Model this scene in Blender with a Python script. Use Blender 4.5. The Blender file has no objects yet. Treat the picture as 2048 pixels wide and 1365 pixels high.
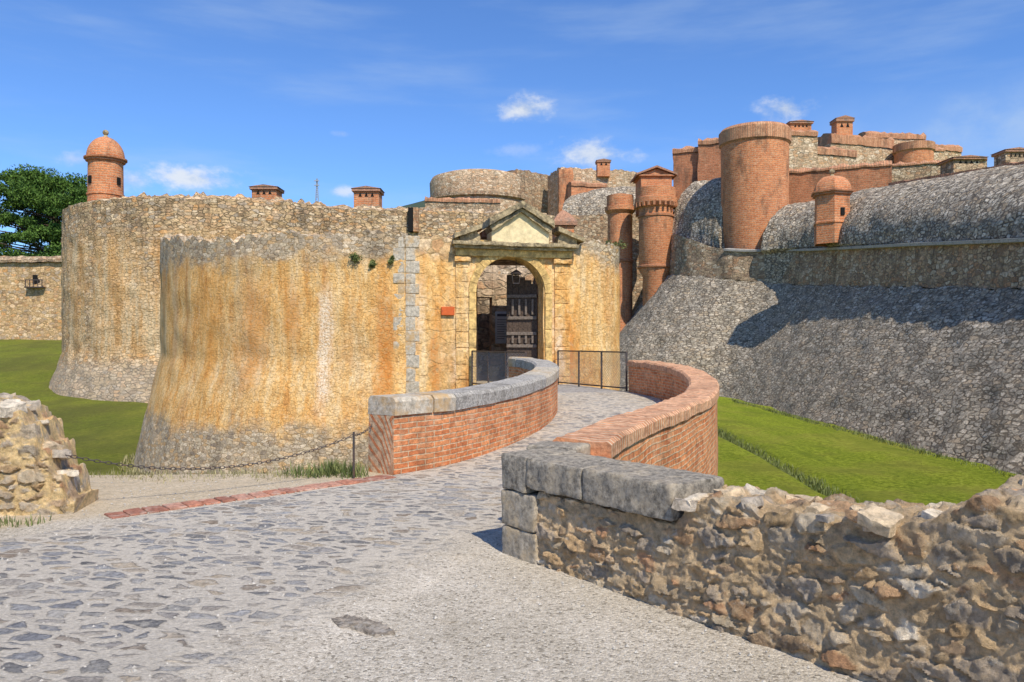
import bpy, bmesh, math, random
import numpy as np
from mathutils import Vector, Matrix, noise as mn
random.seed(4); rng = np.random.default_rng(7)
SC = bpy.context.scene; COL = SC.collection
F = 1536.0
def P(px, py, Y): return Vector(((px-1024)/F*Y, Y, 1.65+(682-py)/F*Y))
R = math.radians
def sm(a, b, x):
    t = min(1, max(0, (x-a)/(b-a))); return t*t*(3-2*t)

# ------------------------------------------------------------------ objects
def tag(o, label=None, cat=None, group=None, kind=None):
    if label: o['label'] = label
    if cat: o['category'] = cat
    if group: o['group'] = group
    if kind: o['kind'] = kind
    return o
def thing(name, loc, label, cat, group=None, rz=0):
    o = bpy.data.objects.new(name, None); COL.objects.link(o)
    o.empty_display_size = .3
    o.location = loc; o.rotation_euler = (0, 0, rz)
    return tag(o, label, cat, group)
def WM(o):
    m = Matrix.LocRotScale(o.location, o.rotation_euler, o.scale)
    return WM(o.parent) @ m if o.parent else m
def mk(name, verts, faces, mat, parent=None, uv=None, local=False, smooth=True, cols=None, ang=35):
    me = bpy.data.meshes.new(name)
    V = [Vector(v) for v in verts]
    o = bpy.data.objects.new(name, me); COL.objects.link(o)
    if parent:
        o.parent = parent
        if not local:
            mi = WM(parent).inverted(); V = [mi @ v for v in V]
    elif not local and len(V) and len(V) < 400000:
        c = Vector((sum(v.x for v in V)/len(V), sum(v.y for v in V)/len(V), min(v.z for v in V)))
        o.location = c; V = [v-c for v in V]
    me.from_pydata([tuple(v) for v in V], [], faces); me.update()
    if mat: me.materials.append(mat)
    ul = me.uv_layers.new(name='UVMap')
    n = len(me.loops)
    if uv is not None:
        vi = np.zeros(n, dtype=np.int32); me.loops.foreach_get('vertex_index', vi)
        a = np.array(uv, dtype=np.float32)[vi]
        ul.data.foreach_set('uv', a.ravel())
    else:
        a = np.zeros((n, 2), dtype=np.float32)
        for p in me.polygons:
            nn = p.normal
            if abs(nn.z) > .75: t = None
            else:
                l = math.hypot(nn.x, nn.y) or 1; t = (-nn.y/l, nn.x/l)
            for li in p.loop_indices:
                v = V[me.loops[li].vertex_index]
                a[li] = (v.x, v.y) if t is None else (v.x*t[0]+v.y*t[1], v.z)
        ul.data.foreach_set('uv', a.ravel())
    if cols is not None:
        ca = me.color_attributes.new('Col', 'FLOAT_COLOR', 'POINT')
        c4 = np.ones((len(V), 4), dtype=np.float32); c4[:, :3] = cols
        ca.data.foreach_set('color', c4.ravel())
    if smooth:
        me.shade_smooth(); me.set_sharp_from_angle(angle=R(ang))
    return o
def grid(cols, vz=False):
    nu, nv = len(cols), len(cols[0]); verts = []; uv = []; u = 0
    mid = nv//2
    for i, c in enumerate(cols):
        if i: u += (Vector(c[mid])-Vector(cols[i-1][mid])).length
        v = .02 if vz else c[0][2]
        for j, p in enumerate(c):
            if j: v += (Vector(p)-Vector(c[j-1])).length
            verts.append(p); uv.append((u, v))
    faces = [(i*nv+j, (i+1)*nv+j, (i+1)*nv+j+1, i*nv+j+1) for i in range(nu-1) for j in range(nv-1)]
    return verts, faces, uv
def resample(pts, step, curve=True):
    p = np.array([tuple(q) for q in pts], dtype=float)
    if curve and len(p) > 2:
        out = []
        q = np.vstack([2*p[0]-p[1], p, 2*p[-1]-p[-2]])
        for i in range(1, len(q)-2):
            for t in np.linspace(0, 1, 16, endpoint=False):
                a, b, c, d = q[i-1], q[i], q[i+1], q[i+2]
                out.append(.5*((2*b)+(-a+c)*t+(2*a-5*b+4*c-d)*t*t+(-a+3*b-3*c+d)*t**3))
        out.append(p[-1]); p = np.array(out)
    L = np.concatenate([[0], np.cumsum(np.linalg.norm(np.diff(p, axis=0), axis=1))])
    n = max(2, int(round(L[-1]/step))+1)
    s = np.linspace(0, L[-1], n)
    return np.stack([np.interp(s, L, p[:, k]) for k in range(p.shape[1])], axis=1)
def jit(v, amp, sc=1.3):
    if amp == 0: return v
    return v + mn.noise_vector(v*sc)*amp
def wall_geo(plan, prof, step=.3, vstep=.3, jitter=.03, topjit=0., curve=True, caps=True, vz=False):
    pts = resample([q[:2] for q in plan], step, curve)
    n = len(pts)
    ev = lambda z, x, y, t: z(x, y, t) if callable(z) else z
    x0, y0 = pts[n//2]
    pr = [(o, ev(z, x0, y0, .5)) for o, z in prof]
    cnt = [max(1, int(math.hypot(pr[k+1][0]-pr[k][0], pr[k+1][1]-pr[k][1])/vstep)) for k in range(len(pr)-1)]
    cols = []
    for i in range(n):
        a = pts[max(0, i-1)]; b = pts[min(n-1, i+1)]
        d = b-a; d = d/(np.linalg.norm(d)+1e-9); nx, ny = d[1], -d[0]
        x, y = pts[i]; t = i/(n-1)
        pz = [(o, ev(z, x, y, t)) for o, z in prof]
        top = max(z for o, z in pz)
        col = []
        for k in range(len(pz)-1):
            for m in range(cnt[k]+(1 if k == len(pz)-2 else 0)):
                f = m/cnt[k]
                o = pz[k][0]*(1-f)+pz[k+1][0]*f; z = pz[k][1]*(1-f)+pz[k+1][1]*f
                v = Vector((x+nx*o, y+ny*o, z))
                v = jit(v, jitter)
                if topjit and z > top-.5:
                    v.z += (mn.noise(Vector((x*1.7, y*1.7, o*2)))*.6+mn.noise(Vector((x*5, y*5, o*5)))*.7)*topjit*sm(top-.5, top, z)
                col.append(v)
        cols.append(col)
    verts, faces, uv = grid(cols, vz)
    nv = len(cols[0])
    if caps:
        faces += [tuple(range(nv)), tuple(range((n-1)*nv, n*nv))[::-1]]
    return verts, faces, uv
def wall(name, plan, prof, mat, parent=None, **k):
    v, f, uv = wall_geo(plan, prof, **k)
    return mk(name, v, f, mat, parent, uv)
def lathe(name, cx, cy, prof, mat, parent=None, seg=48, rot=0, sx=1, smooth=True):
    cols = []
    for i in range(seg+1):
        a = 2*math.pi*i/seg+rot
        cols.append([Vector((cx+math.cos(a)*r, cy+math.sin(a)*r, z)) for r, z in prof])
    v, f, uv = grid(cols)
    rr = max(r for r, z in prof); nv = len(prof)
    uv = [(2*math.pi*rr*(k//nv)/seg, uv[k][1]) for k in range(len(uv))]
    return mk(name, v, f, mat, parent, uv, smooth=smooth)
def blk(cx, cy, cz, sx, sy, sz, rz=0, bev=.015, jt=0, seg=1):
    bm = bmesh.new(); bmesh.ops.create_cube(bm, size=1)
    for v in bm.verts:
        v.co = Vector((v.co.x*sx, v.co.y*sy, v.co.z*sz)) + Vector((random.uniform(-jt, jt), random.uniform(-jt, jt), random.uniform(-jt, jt)))
    if bev: bmesh.ops.bevel(bm, geom=bm.edges[:], offset=bev, segments=seg, affect='EDGES', profile=.6)
    m = Matrix.Translation((cx, cy, cz)) @ Matrix.Rotation(rz, 4, 'Z')
    bm.verts.ensure_lookup_table()
    vs = [m @ v.co for v in bm.verts]; fs = [[v.index for v in f.verts] for f in bm.faces]
    bm.free(); return vs, fs
def roughblk(cx, cy, cz, sx, sy, sz, rz=0, amp=.012, res=.035, sc=7, bev=.02, tilt=0):
    nx, ny, nz = [max(2, int(s/res)) for s in (sx, sy, sz)]
    V = {}; vs = []; fs = []
    m = Matrix.Translation((cx, cy, cz)) @ Matrix.Rotation(rz, 4, 'Z') @ Matrix.Rotation(random.uniform(-tilt, tilt), 4, 'X') @ Matrix.Rotation(random.uniform(-tilt, tilt), 4, 'Y'); off = Vector((random.random()*50, random.random()*50, 0))
    def vid(i, j, k):
        key = (i, j, k)
        if key in V: return V[key]
        p = Vector(((i/nx-.5)*sx, (j/ny-.5)*sy, (k/nz-.5)*sz))
        q = Vector((max(-sx/2+bev, min(sx/2-bev, p.x)), max(-sy/2+bev, min(sy/2-bev, p.y)), max(-sz/2+bev, min(sz/2-bev, p.z))))
        d = p-q
        if d.length > 1e-6: p = q+d.normalized()*bev
        p += mn.noise_vector(p*sc+off)*amp+mn.noise_vector(p*sc*3+off)*amp*.5
        V[key] = len(vs); vs.append(m @ p); return V[key]
    for i in range(nx):
        for j in range(ny):
            fs.append((vid(i, j, nz), vid(i+1, j, nz), vid(i+1, j+1, nz), vid(i, j+1, nz))); fs.append((vid(i, j, 0), vid(i, j+1, 0), vid(i+1, j+1, 0), vid(i+1, j, 0)))
        for k in range(nz):
            fs.append((vid(i, 0, k), vid(i+1, 0, k), vid(i+1, 0, k+1), vid(i, 0, k+1))); fs.append((vid(i, ny, k), vid(i, ny, k+1), vid(i+1, ny, k+1), vid(i+1, ny, k)))
    for j in range(ny):
        for k in range(nz):
            fs.append((vid(0, j, k), vid(0, j, k+1), vid(0, j+1, k+1), vid(0, j+1, k))); fs.append((vid(nx, j, k), vid(nx, j+1, k), vid(nx, j+1, k+1), vid(nx, j, k+1)))
    return vs, fs
class MB:
    def __init__(s): s.v = []; s.f = []
    def add(s, vf):
        n = len(s.v); s.v += list(vf[0]); s.f += [[i+n for i in f] for f in vf[1]]; return s
    def box(s, x0, x1, y0, y1, z0, z1, bev=.015, jt=0, rz=0):
        return s.add(blk((x0+x1)/2, (y0+y1)/2, (z0+z1)/2, abs(x1-x0), abs(y1-y0), abs(z1-z0), rz, bev, jt))
    def bar(s, a, b, w, h=None, up=(0, 0, 1)):
        a = Vector(a); b = Vector(b); h = h or w; d = (b-a).normalized(); up = Vector(up)
        if abs(d.dot(up)) > .98: up = Vector((1, 0, 0))
        x = d.cross(up).normalized(); y = x.cross(d)
        vs = []
        for p in (a, b):
            for i, j in ((-1, -1), (1, -1), (1, 1), (-1, 1)): vs.append(p+x*w*.5*i+y*h*.5*j)
        return s.add((vs, [(0, 1, 2, 3)[::-1], (4, 5, 6, 7), (0, 1, 5, 4), (1, 2, 6, 5), (2, 3, 7, 6), (3, 0, 4, 7)]))
    def tube(s, a, b, r, seg=8):
        a = Vector(a); b = Vector(b); d = (b-a).normalized(); u = d.orthogonal().normalized(); w = d.cross(u); vs = []
        for p in (a, b):
            for k in range(seg):
                t = 2*math.pi*k/seg; vs.append(p+u*r*math.cos(t)+w*r*math.sin(t))
        fs = [(k, (k+1) % seg, seg+(k+1) % seg, seg+k) for k in range(seg)]+[tuple(range(seg))[::-1], tuple(range(seg, 2*seg))]
        return s.add((vs, fs))
    def prism(s, poly, y0, y1):        # poly in (x,z), extruded in y
        n = len(poly); vs = [Vector((x, y0, z)) for x, z in poly]+[Vector((x, y1, z)) for x, z in poly]
        fs = [tuple(range(n)), tuple(range(n, 2*n))[::-1]]+[((k+1) % n, k, n+k, n+(k+1) % n) for k in range(n)]
        return s.add((vs, fs))
    def mk(s, name, mat, parent=None, **k): return mk(name, s.v, s.f, mat, parent, **k)

# ------------------------------------------------------------------ materials
class NT:
    warm = None
    def __init__(s, name, rough=.9, spec=.2):
        s.m = bpy.data.materials.new(name); s.m.use_nodes = True; s.t = s.m.node_tree
        s.b = s.t.nodes['Principled BSDF']; s.b.inputs['Roughness'].default_value = rough
        s.b.inputs['Specular IOR Level'].default_value = spec
    def n(s, typ, ins=None, **props):
        nd = s.t.nodes.new('ShaderNode'+typ)
        for k, v in props.items(): setattr(nd, k, v)
        for k, v in (ins or {}).items():
            if isinstance(v, bpy.types.NodeSocket): s.t.links.new(v, nd.inputs[k])
            else:
                if isinstance(v, tuple) and len(v) == 3 and nd.inputs[k].type == 'RGBA': v = (*v, 1)
                nd.inputs[k].default_value = v
        return nd
    def math(s, op, a, b=0., c=0., clamp=False): return s.n('Math', {0: a, 1: b, 2: c}, operation=op, use_clamp=clamp).outputs[0]
    def mix(s, f, a, b, bl='MIX'): return s.n('Mix', {0: f, 6: a, 7: b}, data_type='RGBA', blend_type=bl).outputs[2]
    def mr(s, v, a, b, c=0., d=1.): return s.n('MapRange', {0: v, 1: a, 2: b, 3: c, 4: d}, interpolation_type='SMOOTHSTEP').outputs[0]
    def ramp(s, f, stops, interp='LINEAR'):
        nd = s.n('ValToRGB', {0: f}); cr = nd.color_ramp; cr.interpolation = interp
        while len(cr.elements) < len(stops): cr.elements.new(.5)
        for e, (p, c) in zip(cr.elements, stops): e.position = p; e.color = (*c, 1)
        return nd.outputs[0]
    def pos(s): return s.n('NewGeometry').outputs['Position']
    def uv(s): return s.n('UVMap').outputs[0]
    def sep(s, v): return s.n('SeparateXYZ', {0: v}).outputs
    def vs(s, v, sc): return s.n('VectorMath', {0: v, 1: sc}, operation='MULTIPLY').outputs[0]
    def va(s, v, w): return s.n('VectorMath', {0: v, 1: w}, operation='ADD').outputs[0]
    def noise(s, v, sc, det=4, rough=.6): return s.n('TexNoise', {'Vector': v, 'Scale': sc, 'Detail': det, 'Roughness': rough})
    def vor(s, v, sc=1, feat='F1', rnd=1.): return s.n('TexVoronoi', {'Vector': v, 'Scale': sc, 'Randomness': rnd}, feature=feat)
    def done(s, col, h=None, strength=.6, dist=.05):
        if s.warm: col = s.mix(1., col, s.warm, 'MULTIPLY')
        s.t.links.new(col, s.b.inputs['Base Color'])
        if h is not None:
            bp = s.n('Bump', {'Strength': strength, 'Distance': dist, 'Height': h})
            s.t.links.new(bp.outputs[0], s.b.inputs['Normal'])
        return s.m
WARM = (1.08, .98, .83)
def even(cols): return [((k+.5)/len(cols), c) for k, c in enumerate(cols)]
def masonry(name, stones, mortar, size=.3, flat=1.8, warp=.3, mw=.07, strength=.8, dist=None, streak=.45, extra=None, dark=(.06, .055, .05), fine=1., warm=WARM):
    t = NT(name); t.warm = warm; p = t.pos()
    pp = t.vs(p, (1/size, 1/size, flat/size))
    w = t.noise(pp, .9, 3).outputs['Color']
    pp = t.va(pp, t.vs(t.va(w, (-.5, -.5, -.5)), (warp*2, warp*2, warp*.7)))
    v1 = t.vor(pp, rnd=.8); v2 = t.vor(pp, feat='DISTANCE_TO_EDGE', rnd=.8)
    cr = t.sep(v1.outputs['Color'])
    col = t.ramp(cr[0], even(stones))
    nf = t.noise(p, 3.4/size, 7, .74).outputs[0]
    nw_ = t.noise(p, 1.1/size, 4, .6).outputs[0]
    k = .6*fine
    col = t.mix(1, col, t.ramp(nf, [(.29, (1-k,)*3), (.71, (1+k,)*3)]), 'MULTIPLY')
    edge = t.math('ADD', v2.outputs[0], t.math('MULTIPLY', t.math('SUBTRACT', nf, .5), .26))
    mm = t.math('MAXIMUM', t.mr(edge, mw*.2, mw*1.5), t.mr(nw_, .50, .59, 0, .75))
    ncol = t.mix(t.mr(t.noise(p, .9, 3).outputs[0], .4, .7), mortar, tuple(x*.6 for x in mortar))
    col = t.mix(mm, ncol, col)
    big = t.noise(t.vs(p, (1, 1, .18)), 1.1, 7, .72).outputs[0]
    if streak: col = t.mix(t.math('MULTIPLY', t.mr(big, .48, .70), streak), col, dark)
    if extra: col = extra(t, col, p, mm, nf)
    h = t.math('ADD', t.math('MULTIPLY', mm, .5), t.math('ADD', t.math('MULTIPLY', cr[1], .45), t.math('MULTIPLY', nf, .95)))
    return t.done(col, h, strength, dist or size*.22)
def brick(name, c1, c2, mortar, bw=.3, bh=.075, ms=.008, dirt=.4, cream=.0, strength=.5, warm=(1.1, .98, .85)):
    t = NT(name); t.warm = warm; uv = t.uv(); p = t.pos(); k = min(bw, bh)*.45
    w = t.n('VectorMath', {0: t.va(t.noise(p, 5, 3).outputs['Color'], (-.5, -.5, -.5)), 1: (k, k, 0)}, operation='MULTIPLY').outputs[0]
    uv2 = t.va(uv, w)
    b = t.n('TexBrick', {'Vector': uv2, 'Color1': c1, 'Color2': c2, 'Mortar': mortar, 'Scale': 1., 'Mortar Size': ms, 'Mortar Smooth': .35, 'Bias': 0., 'Brick Width': bw, 'Row Height': bh})
    nf = t.noise(p, 14, 7, .74).outputs[0]
    n5 = t.noise(t.vs(p, (1, 1, 2)), 4.5, 6, .72).outputs[0]
    col = t.mix(1, b.outputs[0], t.ramp(nf, [(.29, (.5, .5, .5)), (.71, (1.5, 1.5, 1.5))]), 'MULTIPLY')
    col = t.mix(t.mr(n5, .48, .66, 0, .5), col, tuple(x*.5 for x in c1))
    nb = t.noise(t.vs(p, (1, 1, .35)), 1.0, 6, .7).outputs[0]
    col = t.mix(t.math('MULTIPLY', t.mr(nb, .48, .68), dirt), col, (.11, .08, .06))
    if cream: col = t.mix(t.math('MULTIPLY', t.mr(t.noise(p, 2.3, 7, .75).outputs[0], .49, .66), cream), col, (.68, .50, .35))
    h = t.math('ADD', t.math('MULTIPLY', b.outputs[1], -.7), t.math('MULTIPLY', nf, 1.))
    return t.done(col, h, strength, .03)

def ochre_extra(streaks, z0=-1.3, z1=4.5):
    def f(t, col, p, mm, nf):
        z = t.sep(p)[2]
        nA = t.noise(t.vs(p, (1, 1, .3)), .55, 6, .65).outputs[0]
        nB = t.noise(t.vs(p, (1, 1, .16)), 2.0, 8, .76).outputs[0]
        nC = t.noise(p, 4.5, 8, .76).outputs[0]
        zz = t.math('ADD', z, t.math('MULTIPLY', t.math('SUBTRACT', t.noise(p, .9, 6, .7).outputs[0], .5), 2.4))
        zm = t.math('MULTIPLY', t.mr(zz, z0, z0+.7), t.mr(zz, z1, z1-.7))
        pl = t.ramp(nB, [(.32, (.45, .20, .055)), (.43, (.69, .38, .12)), (.53, (.78, .53, .235)), (.66, (.83, .69, .46))])
        pl = t.mix(1, pl, t.ramp(nf, [(.29, (.5, .5, .5)), (.71, (1.38, 1.38, 1.38))]), 'MULTIPLY')
        pl = t.mix(t.mr(nC, .51, .66, 0, .55), pl, (.81, .66, .44))
        pl = t.mix(t.mr(nC, .47, .34, 0, .65), pl, (.35, .2, .085))
        pl = t.mix(t.math('MULTIPLY', t.math('SUBTRACT', 1., mm), .14), pl, (.34, .21, .1))
        m = t.math('MULTIPLY', zm, t.mr(nA, .3, .52, .5, .94))
        col = t.mix(m, col, pl)
        u = t.sep(t.uv())[0]
        for u0, w, a, b, c, k in streaks:
            uu = t.math('ADD', u, t.math('MULTIPLY', t.math('SUBTRACT', t.noise(t.vs(p, (2, 2, 1)), 1.2, 6, .7).outputs[0], .5), .7))
            s = t.mr(t.math('ABSOLUTE', t.math('SUBTRACT', uu, u0)), w, w*.15)
            s = t.math('MULTIPLY', s, t.math('MULTIPLY', t.mr(zz, a, a+1.4), t.mr(zz, b, b-1.4)))
            s = t.math('MULTIPLY', s, t.mr(nf, .36, .62, .15, 1.))
            col = t.mix(t.math('MULTIPLY', s, k), col, c)
        return col
    return f
GREYST = [(.38, .34, .28), (.54, .49, .40), (.24, .21, .18), (.63, .58, .50), (.50, .36, .21), (.40, .36, .31)]
TANST = [(.49, .37, .23), (.65, .50, .33), (.32, .23, .15), (.70, .59, .45), (.55, .33, .16), (.42, .36, .30)]
WOCH = (1.08, .94, .76)
m_ochre = masonry('ochre_masonry', GREYST, (.38, .30, .2), .20, 1.9, mw=.06, strength=.62, warm=WOCH, extra=ochre_extra([
    (14.2, .34, -.9, 4.0, (.84, .81, .76), .9), (16.0, .45, -.6, 3.6, (.50, .17, .03), .8), (11.7, .7, -.3, 4.0, (.58, .24, .05), .65), (7.35, .4, .4, 4.6, (.5, .46, .4), .5), (5.9, .6, .4, 5., (.2, .17, .14), .55), (13.1, .45, .8, 4., (.56, .22, .05), .65), (9.8, .6, -.5, 3.8, (.62, .31, .08), .6), (8.4, .3, .5, 4.8, (.24, .18, .12), .45)]))
m_gatewall = masonry('gate_masonry', TANST, (.46, .36, .22), .40, 1.2, mw=.045, strength=.5, warm=WOCH, extra=ochre_extra([
    (.9, .3, -.9, 2.6, (.54, .2, .045), .75), (1.5, .2, -.2, 2.6, (.76, .72, .66), .7), (.35, .3, .5, 4., (.70, .66, .6), .6)]))
def tan_extra(t, col, p, mm, nf):
    z = t.sep(p)[2]
    n = t.noise(t.vs(p, (1, 1, .15)), .5, 6, .65).outputs[0]
    n2 = t.noise(t.vs(p, (1, 1, .12)), 1.3, 7, .72).outputs[0]
    m = t.math('MULTIPLY', t.mr(n, .35, .53), t.math('MULTIPLY', t.mr(z, -.5, 1.5), t.mr(z, 9.2, 7.0)))
    pc = t.ramp(n2, [(.34, (.46, .23, .07)), (.46, (.71, .43, .18)), (.62, (.83, .69, .48))])
    pc = t.mix(1, pc, t.ramp(nf, [(.3, (.5, .5, .5)), (.7, (1.3, 1.3, 1.3))]), 'MULTIPLY')
    col = t.mix(t.math('MULTIPLY', m, .68), col, pc)
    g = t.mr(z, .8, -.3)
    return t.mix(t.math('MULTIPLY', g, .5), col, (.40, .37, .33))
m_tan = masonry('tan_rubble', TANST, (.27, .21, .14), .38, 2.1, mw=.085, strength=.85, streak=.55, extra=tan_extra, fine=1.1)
m_farwall = masonry('ochre_far_wall', TANST, (.45, .34, .18), .45, 1.7, mw=.08, strength=.6, streak=.4, warm=WOCH)
m_scarp = masonry('grey_scarp_rubble', [(.32, .30, .265), (.45, .42, .375), (.22, .205, .185), (.55, .515, .465), (.39, .335, .27)], (.17, .15, .128), .36, 2.3, mw=.12, strength=.8, dist=.075, streak=.55, fine=1.1, dark=(.09, .08, .066))
m_upper = masonry('brown_wall_rubble', [(.38, .30, .22), (.49, .385, .28), (.26, .2, .155), (.45, .285, .18), (.54, .47, .38)], (.28, .225, .17), .42, 1.9, mw=.08, strength=.8, streak=.6, fine=1.1)
m_dome = masonry('parapet_rubble', [(.40, .37, .32), (.58, .54, .475), (.25, .23, .205), (.69, .645, .575), (.43, .355, .27)], (.17, .15, .13), .33, 1.6, mw=.14, strength=.85, dist=.08, streak=.5, dark=(.085, .075, .063), fine=1.1)
m_keep = masonry('keep_rubble', [(.50, .38, .28), (.62, .51, .39), (.39, .28, .2), (.56, .37, .23), (.66, .58, .48)], (.45, .37, .27), .5, 1.9, mw=.08, strength=.8, streak=.4)
m_brick = brick('old_red_brick', (.52, .185, .08), (.70, .32, .15), (.58, .46, .33), .27, .07, .010, .4, .42, .8)
m_soldier = brick('coping_brick', (.50, .22, .115), (.68, .36, .20), (.70, .60, .47), .085, 1.0, .016, .35, .3, .9)
m_brickfar = brick('tower_brick', (.50, .185, .085), (.64, .275, .13), (.50, .34, .23), .5, .16, .024, .68, .3, .8)
m_brickdark = brick('dark_brick', (.36, .15, .08), (.48, .21, .115), (.36, .26, .18), .5, .16, .02, .65, .15, .7)
m_brickcop = brick('far_coping_brick', (.42, .21, .125), (.57, .32, .2), (.29, .2, .14), .2, 1.4, .03, .7, .35, .8)
m_quoinbrick = brick('worn_quoin_brick', (.46, .23, .12), (.56, .34, .2), (.48, .37, .25), .5, .2, .03, .6, .6, .8)
def simple(name, c, var=.3, sc=8, rough=.85, bump=.4, dist=.01, spots=None, spec=.2, warm=None):
    t = NT(name, rough, spec); t.warm = warm; p = t.pos(); n = t.noise(p, sc, 8, .74).outputs[0]
    col = t.mix(t.mr(n, .27, .73), tuple(x*(1-var) for x in c), tuple(min(1, x*(1+var)) for x in c))
    if spots: col = t.mix(t.math('MULTIPLY', t.mr(t.noise(p, spots[1], 7, .75).outputs[0], .48, .64), spots[2]), col, spots[0])
    return t.done(col, n, bump, dist)
m_granite = simple('grey_granite', (.40, .385, .365), .65, 30, .9, .8, .025, ((.15, .14, .125), 3.5, .55), warm=(1.03, .98, .9))
m_granite_lt = simple('pale_quoin_stone', (.46, .42, .365), .5, 14, .9, .7, .02, ((.50, .33, .16), 1.6, .85), warm=(1.03, .98, .88))
m_corner = simple('brown_grey_block', (.34, .305, .255), .6, 18, .9, .9, .02, ((.50, .40, .27), 4, .7), warm=(1.04, .98, .88))
m_slab = simple('dark_slab_stone', (.26, .24, .21), .7, 22, .9, .9, .02, ((.55, .47, .36), 4.5, .5), warm=(1.04, .98, .88))
m_gstone = simple('yellow_carved_stone', (.68, .47, .20), .5, 7, .9, .8, .04, ((.24, .17, .09), 2.2, .7), warm=(1.04, .97, .85))
m_gstone2 = simple('weathered_cornice_stone', (.40, .31, .18), .6, 9, .9, .9, .04, ((.06, .053, .042), 2.6, .8))
m_tymp = simple('pale_plaster', (.76, .62, .36), .2, 6, .9, .6, .03, ((.42, .31, .16), 2.0, .45))
m_tile = simple('terracotta_tile', (.40, .21, .13), .5, 14, .9, .8, .04, ((.18, .15, .12), 2, .8))
m_paver = [simple('red_paver_'+k_, c_, .5, 22, .9, .6, .008, ((.52, .42, .34), 5, .5)) for k_, c_ in (('dark', (.30, .13, .085)), ('plain', (.40, .17, .105)), ('worn', (.43, .22, .15)))]
m_wood = simple('dark_gate_wood', (.10, .07, .052), .6, 18, .7, .6, .012)
m_wood2 = simple('grey_gate_bar', (.20, .16, .13), .5, 18, .75, .5, .01)
m_plank = simple('grey_plank', (.32, .295, .27), .45, 12, .85, .5, .01)
m_iron = simple('rusty_iron', (.06, .05, .045), .3, 20, .55, .2, .003, ((.16, .07, .035), 9, .6), .4)
m_wire = simple('galvanised_wire', (.34, .33, .31), .2, 20, .5, .1, .002, None, .5)
m_dark = simple('opening_shade', (.012, .011, .01), .1)  # near-black colour painted as the shade inside openings
m_plaque = simple('orange_enamel', (.60, .12, .03), .12, 8, .45, .05)
m_white = simple('pale_board', (.62, .62, .60), .08, 6, .5, .05)
m_ink = simple('grey_print', (.10, .10, .11), .1)
m_mast = simple('mast_steel', (.3, .32, .36), .1)
m_bark = simple('bark', (.10, .07, .05), .4, 8, .95, 1, .05)
m_loose = [simple('loose_stone_'+n_, c_, .55, 16, .9, 1., .025, ((.62, .54, .43), 5, .55), warm=(1.05, .97, .85)) for n_, c_ in (('grey', (.42, .38, .335)), ('buff', (.56, .46, .33)), ('pale', (.62, .57, .49)), ('rust', (.48, .32, .2)))]
def leafmat(name, a, b, sc):
    t = NT(name, .7, .25); p = t.pos()
    n = t.math('ADD', t.math('MULTIPLY', t.noise(p, sc, 3).outputs[0], .6), t.math('MULTIPLY', t.n('TexWhiteNoise', {'Vector': t.n('VectorMath', {0: p, 1: (.15, .15, .15)}, operation='SNAP').outputs[0]}).outputs[0], .4))
    return t.done(t.ramp(n, [(.3, a), (.7, b)]))
m_leaf = leafmat('pine_needles', (.025, .065, .010), (.125, .22, .032), .5)
m_weed = leafmat('weed_leaves', (.07, .10, .025), (.22, .24, .08), 6)
m_dry = leafmat('dry_grass', (.16, .15, .06), (.40, .35, .18), 5)
m_hill = leafmat('hill_scrub', (.03, .05, .03), (.07, .09, .05), .02)
def m_attr(name, bump=1.):
    t = NT(name); t.warm = (1.06, .97, .84); p = t.pos(); c = t.n('VertexColor', layer_name='Col').outputs[0]
    n = t.noise(p, 20, 10, .78).outputs[0]; n2 = t.noise(p, 80, 5, .75).outputs[0]
    c = t.mix(1, c, t.ramp(n, [(.32, (.48, .48, .48)), (.68, (1.5, 1.47, 1.43))]), 'MULTIPLY')
    c = t.mix(t.mr(t.noise(p, 6, 8, .78).outputs[0], .50, .62, 0, .5), c, (.66, .52, .35))
    c = t.mix(t.mr(t.noise(t.va(p, (7., 3., 1.)), 9, 7, .78).outputs[0], .56, .65, 0, .6), c, (.72, .68, .61))
    return t.done(c, t.math('ADD', n, t.math('MULTIPLY', n2, .4)), bump, .035)
m_rub = m_attr('near_rubble_stone')
# ground
def gravel_nodes(t, p):
    v = t.vor(p, 60); n = t.noise(p, 1.3, 6, .65).outputs[0]; n2 = t.noise(p, 130, 5, .78).outputs[0]
    c = t.ramp(t.sep(v.outputs['Color'])[0], [(0, (.30, .27, .225)), (.2, (.55, .50, .43)), (.7, (.66, .605, .525)), (1, (.78, .73, .65))])
    c = t.mix(1, c, t.ramp(n, [(.3, (.80, .78, .74)), (.7, (1.08, 1.07, 1.06))]), 'MULTIPLY')
    c = t.mix(1, c, t.ramp(n2, [(.32, (.5, .5, .5)), (.68, (1.4, 1.4, 1.4))]), 'MULTIPLY')
    c = t.mix(t.mr(t.noise(p, .8, 6, .7).outputs[0], .56, .72, 0, .45), c, (.52, .39, .22))
    h = t.math('ADD', t.math('MULTIPLY', v.outputs['Distance'], -.8), n2)
    return c, h
t = NT('gravel'); t.warm = (1.0, .965, .9); p = t.pos(); c, h = gravel_nodes(t, p)
xyz = t.sep(p); sd_ = t.math('ADD', t.math('MULTIPLY', t.math('ADD', xyz[0], 3.8), -.68), t.math('MULTIPLY', t.math('SUBTRACT', xyz[1], 7.2), .73))
tn = t.mix(1, (.56, .44, .28), t.ramp(t.noise(p, 9, 9, .78).outputs[0], [(.32, (.55, .55, .55)), (.68, (1.35, 1.35, 1.35))]), 'MULTIPLY')
c = t.mix(t.math('MULTIPLY', t.mr(t.math('ADD', sd_, t.math('MULTIPLY', t.noise(p, 2, 5, .7).outputs[0], .5)), .2, .5), .6), c, tn)
m_gravel = t.done(c, h, .8, .014)
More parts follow.
